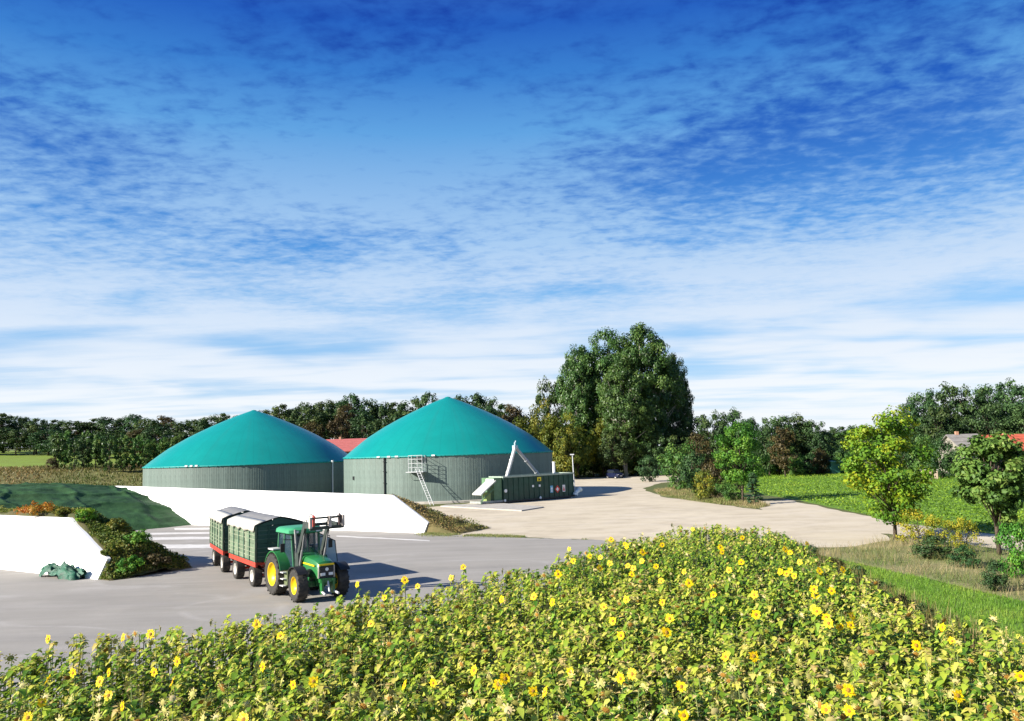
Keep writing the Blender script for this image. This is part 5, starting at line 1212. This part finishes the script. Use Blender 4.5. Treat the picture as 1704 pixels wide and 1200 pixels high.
# the rest of the crop: one mass
VAR = []
for i in range(28):
    kd = 'wilt' if i % 4 == 1 else 'top'; VAR.append(join_parts(sunflower(300 + i, PH, kd, .28 + .0165 * i, 12)))
dens = 7.5
lo = np.array((-27, 9.5)); hi = np.array((15, 48)); n_ = int((hi - lo).prod() * dens)
P = prng.uniform(lo, hi, (n_, 2)); P = P[in_poly(P, FIELD) & visible(P, 1.7, 70)]
yel = vnoise(P[:, 0] + 40, P[:, 1] + 40, .22, 31) * .7 + vnoise(P[:, 0] + 40, P[:, 1] + 40, .9, 32) * .3
vi = np.clip((yel * 1.25 * 28 + prng.normal(size=len(P)) * 6 - 3).astype(int), 0, 27)
hs = prng.uniform(.70, 1.04, len(P)) * (.86 + .22 * vnoise(P[:, 0] + 9, P[:, 1] + 9, .5, 33))
th = prng.normal(size=len(P)) * .5; Vs, Fs, Ts, Ms = [], [], [], []; off = 0
for v in range(28):
    ii = np.where(vi == v)[0]
    if not len(ii): continue
    V, Fc, t, m_ = VAR[v]; c, s_ = np.cos(th[ii]), np.sin(th[ii])
    X = (V[None, :, 0] * c[:, None] - V[None, :, 1] * s_[:, None]) * 1.05 + P[ii, 0][:, None]
    Y_ = (V[None, :, 0] * s_[:, None] + V[None, :, 1] * c[:, None]) * 1.05 + P[ii, 1][:, None]
    Z = V[None, :, 2] * hs[ii][:, None] + .02
    Vs.append(np.stack([X, Y_, Z], -1).reshape(-1, 3)); k = len(ii)
    Fs.append((Fc[None] + (np.arange(k) * len(V))[:, None, None]).reshape(-1, 3) + off); off += k * len(V)
    Ts.append(np.clip(np.tile(t, k) + np.repeat(prng.normal(size=k) * .06, len(V)), 0, 1)); Ms.append(np.tile(m_, k))
print('sunflower mass plants', len(P), 'tris', sum(len(f) for f in Fs))
tag(link('sunflower_crop', np_mesh('sunflower_crop', np.concatenate(Vs), np.concatenate(Fs), SF_M, np.concatenate(Ts), np.concatenate(Ms))), 'dense mass of faded sunflowers and leaves filling the field', 'crop', kind='stuff')
# weeds between the plants: small narrow leaves
n_ = 90000
P = prng.uniform(lo, hi, (n_, 2)); P = P[in_poly(P, FIELD) & visible(P, 1.4, 60)]
w_ = vnoise(P[:, 0] + 70, P[:, 1] + 20, .35, 41); z = np.where(w_ > .5, prng.uniform(.5, 1.5, len(P)), prng.uniform(.15, 1.2, len(P)))
V, Fc = leaf_quads(np.c_[P, z], prng.normal(size=(len(P), 3)) * .6 + np.array([-.6, -.35, .8]), prng.uniform(.07, .17, len(P)), .42)
W_leaf = leafm('weed_leaf', [(0.06, 0.16, 0.018), (0.13, 0.27, 0.025), (0.28, 0.40, 0.04), (0.48, 0.51, 0.08)], .34)
tag(link('field_weeds', np_mesh('field_weeds', V, Fc, W_leaf, np.repeat(np.clip(w_ * .9 + prng.normal(size=len(P)) * .2, 0, 1), 4))), 'small leafy weeds growing between the sunflowers', 'weeds', kind='stuff')

# ------------------------------------------------------------------ grasses and crop
def blades(P, zb, h, w, lean=.35, r=prng):
    n = len(P); az = r.uniform(0, 6.28, n); d = np.stack([np.cos(az), np.sin(az)], -1); sd = np.stack([-d[:, 1], d[:, 0]], -1)
    h = np.asarray(h) * np.ones(n); w = np.asarray(w) * np.ones(n); zb = np.asarray(zb) * np.ones(n); ln = r.uniform(.1, 1, n) * lean * h
    b0 = np.c_[P - sd * w[:, None] / 2, zb]; b1 = np.c_[P + sd * w[:, None] / 2, zb]
    t0 = np.c_[P + d * ln[:, None] + sd * w[:, None] * .12, zb + h]; t1 = np.c_[P + d * ln[:, None] - sd * w[:, None] * .12, zb + h]
    return np.stack([b0, b1, t0, t1], 1).reshape(-1, 3), np.arange(4 * n).reshape(n, 4)
G_green = leafm('grass_green', [(0.07, 0.16, 0.014), (0.12, 0.24, 0.02), (0.18, 0.28, 0.03), (0.27, 0.29, 0.06)], .3)
G_dry = leafm('grass_dry', [(0.10, 0.17, 0.035), (0.25, 0.235, 0.085), (0.40, 0.33, 0.165), (0.50, 0.42, 0.245)], .3)
G_mix = leafm('bank_plants', [(0.04, 0.085, 0.014), (0.09, 0.15, 0.02), (0.16, 0.20, 0.03), (0.23, 0.21, 0.045), (0.17, 0.09, 0.03)], .25)
G_rust = leafm('grass_rust', [(0.10, 0.14, 0.03), (0.17, 0.165, 0.05), (0.24, 0.17, 0.055), (0.31, 0.25, 0.115)], .25)
def scatter(poly, n, vis=True, z=.3):
    p_ = np.array(poly); P = prng.uniform(p_.min(0), p_.max(0), (n, 2)); k = in_poly(P, poly)
    if vis: k &= visible(P, z, 60)
    return P[k]
def stuff(name, V, Fc, mat, tint, label, cat): return tag(link(name, np_mesh(name, V, Fc, mat, tint)), label, cat, kind='stuff')
P = scatter(VERGE, 90000); V, Fc = blades(P, .02, prng.uniform(.05, .16, len(P)), .02, .8)
stuff('verge_grass', V, Fc, G_green, np.repeat(np.clip(vnoise(P[:, 0], P[:, 1], .6, 51) + prng.normal(size=len(P)) * .15, 0, 1), 4), 'short bright green grass of the mown strip beside the sunflowers', 'grass')
P = scatter(DRY, 70000); P = P[prng.random(len(P)) < .35 + .65 * vnoise(P[:, 0], P[:, 1], .7, 52)]
V, Fc = blades(P, .02, prng.uniform(.12, .5, len(P)) * (.5 + vnoise(P[:, 0], P[:, 1], .8, 58)), .018, 1.3)
stuff('dry_grass', V, Fc, G_dry, np.repeat(np.clip(vnoise(P[:, 0], P[:, 1], .5, 53) * 1.1 - .2 + prng.normal(size=len(P)) * .2, 0, 1), 4), 'tall straw coloured dry grass on the bank below the roadside trees', 'grass')
P = scatter(BANK2, 30000); V, Fc = blades(P, .02, prng.uniform(.05, .65, len(P)) * vnoise(P[:, 0], P[:, 1], .5, 59), .04, 1.2)
stuff('roadside_grass', V, Fc, G_dry, np.repeat(np.clip(prng.normal(size=len(P)) * .2 + vnoise(P[:, 0], P[:, 1], .25, 60) * .9 - .1, 0, 1), 4), 'dry grass around the roadside bushes', 'grass')
# strip of rough weeds along the edge of the sunflowers
EDGE = [(11.0, 22), (13.0, 22.5), (13.6, 30), (14.3, 36), (15.2, 44), (13.9, 44.5), (12.4, 36), (11.7, 30)]
P = scatter(EDGE, 16000); V, Fc = blades(P, .02, prng.uniform(.3, 1.1, len(P)), .03, .6)
stuff('edge_weeds', V, Fc, G_rust, np.repeat(np.clip(prng.normal(size=len(P)) * .3 + .4, 0, 1), 4), 'tall brownish weeds along the edge of the sunflowers', 'weeds')
for i, (x, yb, yt, w, v) in enumerate(((1352, 945, 905, 34, 1), (1392, 972, 925, 44, 3), (1428, 985, 940, 46, 1), (1462, 1010, 962, 44, 1), (1500, 1040, 985, 50, 3), (1540, 1060, 1002, 44, 1))):
    b_ = gp(x, yb); H = max(.6, atY(x, yt, b_[1])[2]); plant('bush', v, b_[0], b_[1], H, 'weed_clump', ('dark green' if v == 1 else 'dark brownish') + ' weed clump between sunflowers and grass verge', 'weed clumps along the verge', (w / 2 * b_[1] / F) / (2.2 * H / 4) * .9, 'weeds')
e0 = np.array(G(712, 889)); e1 = np.array(G(1010, 900)); n_ = 9000; tt = prng.random(n_) ** 1.7
P = e0 + (e1 - e0) * tt[:, None] + prng.normal(size=(n_, 2)) * np.c_[.35 * np.ones(n_), .28 + .5 * (1 - tt)] * (1.15 - tt)[:, None] + np.array([0, .25])
P = P[vnoise(P[:, 0] + 30, P[:, 1], .9, 77) > .30 + .35 * tt]
V, Fc = blades(P, .015, prng.uniform(.03, .14, len(P)), .03, 1.2)
stuff('edge_grass', V, Fc, G_dry, np.repeat(np.clip(prng.normal(size=len(P)) * .2 + .25, 0, 1), 4), 'thin grass growing along the joint between asphalt and sandy yard', 'grass')
# leafy crop on the right
P = scatter(CROP, 190000, z=.3); P = P[prng.random(len(P)) < np.clip(60 / np.maximum(P[:, 1], 40), .35, 1)]
c3 = np.c_[P, prng.uniform(.04, .26, len(P))]
V, Fc = leaf_quads(c3, prng.normal(size=(len(P), 3)) * .7 + np.array([0, 0, .9]), prng.uniform(.14, .28, len(P)), .55)
L_crop = leafm('crop_leaf', [(0.09, 0.20, 0.016), (0.13, 0.26, 0.02), (0.19, 0.32, 0.025), (0.27, 0.37, 0.035)], .3)
stuff('leafy_crop', V, Fc, L_crop, np.repeat(np.clip(vnoise(P[:, 0], P[:, 1], .18, 55) * .8 + prng.normal(size=len(P)) * .2, 0, 1), 4), 'low leafy bright green crop filling the field beyond the track', 'crop')
# plants on the silo banks
def bank_plants(zf, tv, n, mat, name, label, size, seed, tb=(0, 1), v0=0.0, t0=0.0):
    r = np.random.default_rng(seed); t = r.uniform(tv[0], tv[1], n); v = r.uniform(tv[2], tv[3], n); z = zf(t, v); k = (z > .04) & (v - v0 > .5 * (z + .12) + .25) | (t < t0 - .05) & (z > .03); t, v, z = t[k], v[k], z[k]
    P = np.stack([A2[0] + UU[0] * t + VV[0] * v, A2[1] + UU[1] * t + VV[1] * v], -1); hh = (.1 + .5 * vnoise(t, v, .9, seed) ** 2) * np.clip((v - v0 - .5 * z - .2) / .8, .25, 1)
    c = np.c_[P, z + r.random(len(t)) * hh]; V, Fc = leaf_quads(c, r.normal(size=(len(t), 3)) * .7 + np.array([-.2, -.3, .7]), r.uniform(*size, len(t)), .5, r=r)
    ti = np.clip(vnoise(t + 3, v + 8, .8, seed + 1) * .8 + r.normal(size=len(t)) * .2, 0, 1) * (tb[1] - tb[0]) + tb[0]
    stuff(name, V, Fc, mat, np.repeat(ti, 4), label, 'plants')
bank_plants(berm_z, (-1.3, 30, .02, 4.9), 70000, G_mix, 'bank_plants', 'weeds and low plants covering the bank between the silo walls', (.08, .22), 61)
bank_plants(berm2_z, (tA - 3.2, tA + 40, vA + .35, vA + 5.0), 26000, G_rust, 'bank_grass', 'brownish grass on the bank behind the long white wall', (.08, .2), 62, v0=vA, t0=tA)
# rusty meadow and field on the slope
P = prng.uniform((-170, 110), (-40, 245), (90000, 2)); q = -.5 * P[:, 0] + .866 * P[:, 1]; P = P[(q > 146) & (q < 200) & visible(P, 4, 20)]
V, Fc = blades(P, T(P[:, 0], P[:, 1]), prng.uniform(.15, .5, len(P)), .2, 1.2)
stuff('meadow_grass', V, Fc, G_rust, np.repeat(np.clip(vnoise(P[:, 0] + 200, P[:, 1], .09, 57) * 1.1 - .25 + prng.normal(size=len(P)) * .15, 0, 1), 4), 'rusty brown meadow grass on the slope left of the tank', 'grass')
# shrubs on the near bank
SH_O = leafm('shrub_orange', [(0.30, 0.10, 0.012), (0.45, 0.18, 0.015), (0.50, 0.28, 0.02), (0.20, 0.20, 0.03)], .25)
def bank_shrub(px_, py_, wpx, hpx, mat, seed, label, name):
    v = 1.9; 
    dd = ray(px_, py_)
    # meet the bank's top line: march along the ray until below the bank
    for k in range(400):
        w = CC + dd * (35 + k * .1) / dd[1]; t = (w[:2] - A2[:2]) @ UU; vv = (w[:2] - A2[:2]) @ VV
        if w[2] <= max(0, float(berm_z(np.array(t), np.array(vv)))) if -1 < t < 60 and .2 < vv < 4.6 else w[2] <= 0: break
    s_ = F / w[1]; H = hpx / s_; tm, cm = tree_meshes('shrub', seed, H, wpx / 2 / s_, 0.02, mat, bark, nclump=26, nleaf=50, leaf=.12, shape='round', clump=(.22, .36), limbs=8, trunk_r=.02)
    o = empty(name, (w[0], w[1], w[2] - .08), 0, label, 'shrub'); link('stem', tm, o); link('foliage', cm, o)
bank_shrub(62, 856, 52, 20, SH_O, 401, 'orange flowering shrub on the bank top above the near white wall', 'orange_shrub')
bank_shrub(106, 859, 24, 14, L_yell, 402, 'small yellow shrub on the bank top right of the orange shrub', 'yellow_shrub')
bank_shrub(140, 866, 34, 22, L_bright, 403, 'yellow green shrub above the sloping end of the near wall', 'yellow_shrub')
bank_shrub(196, 884, 30, 22, L_yell, 404, 'yellowish weed clump on the bank facing the covered heap', 'weed_clump')
bank_shrub(183, 924, 24, 18, L_yell, 405, 'bright yellow weed clump at the low corner of the near wall', 'weed_clump')
bank_shrub(228, 908, 36, 26, L_fresh, 406, 'fresh green weed clump halfway down the bank end', 'weed_clump')
bank_shrub(215, 950, 40, 24, L_fresh, 407, 'low green weed clump at the asphalt edge of the bank', 'weed_clump')
bank_shrub(262, 940, 40, 22, L_rust, 408, 'brownish weed clump at the tip of the bank', 'weed_clump')
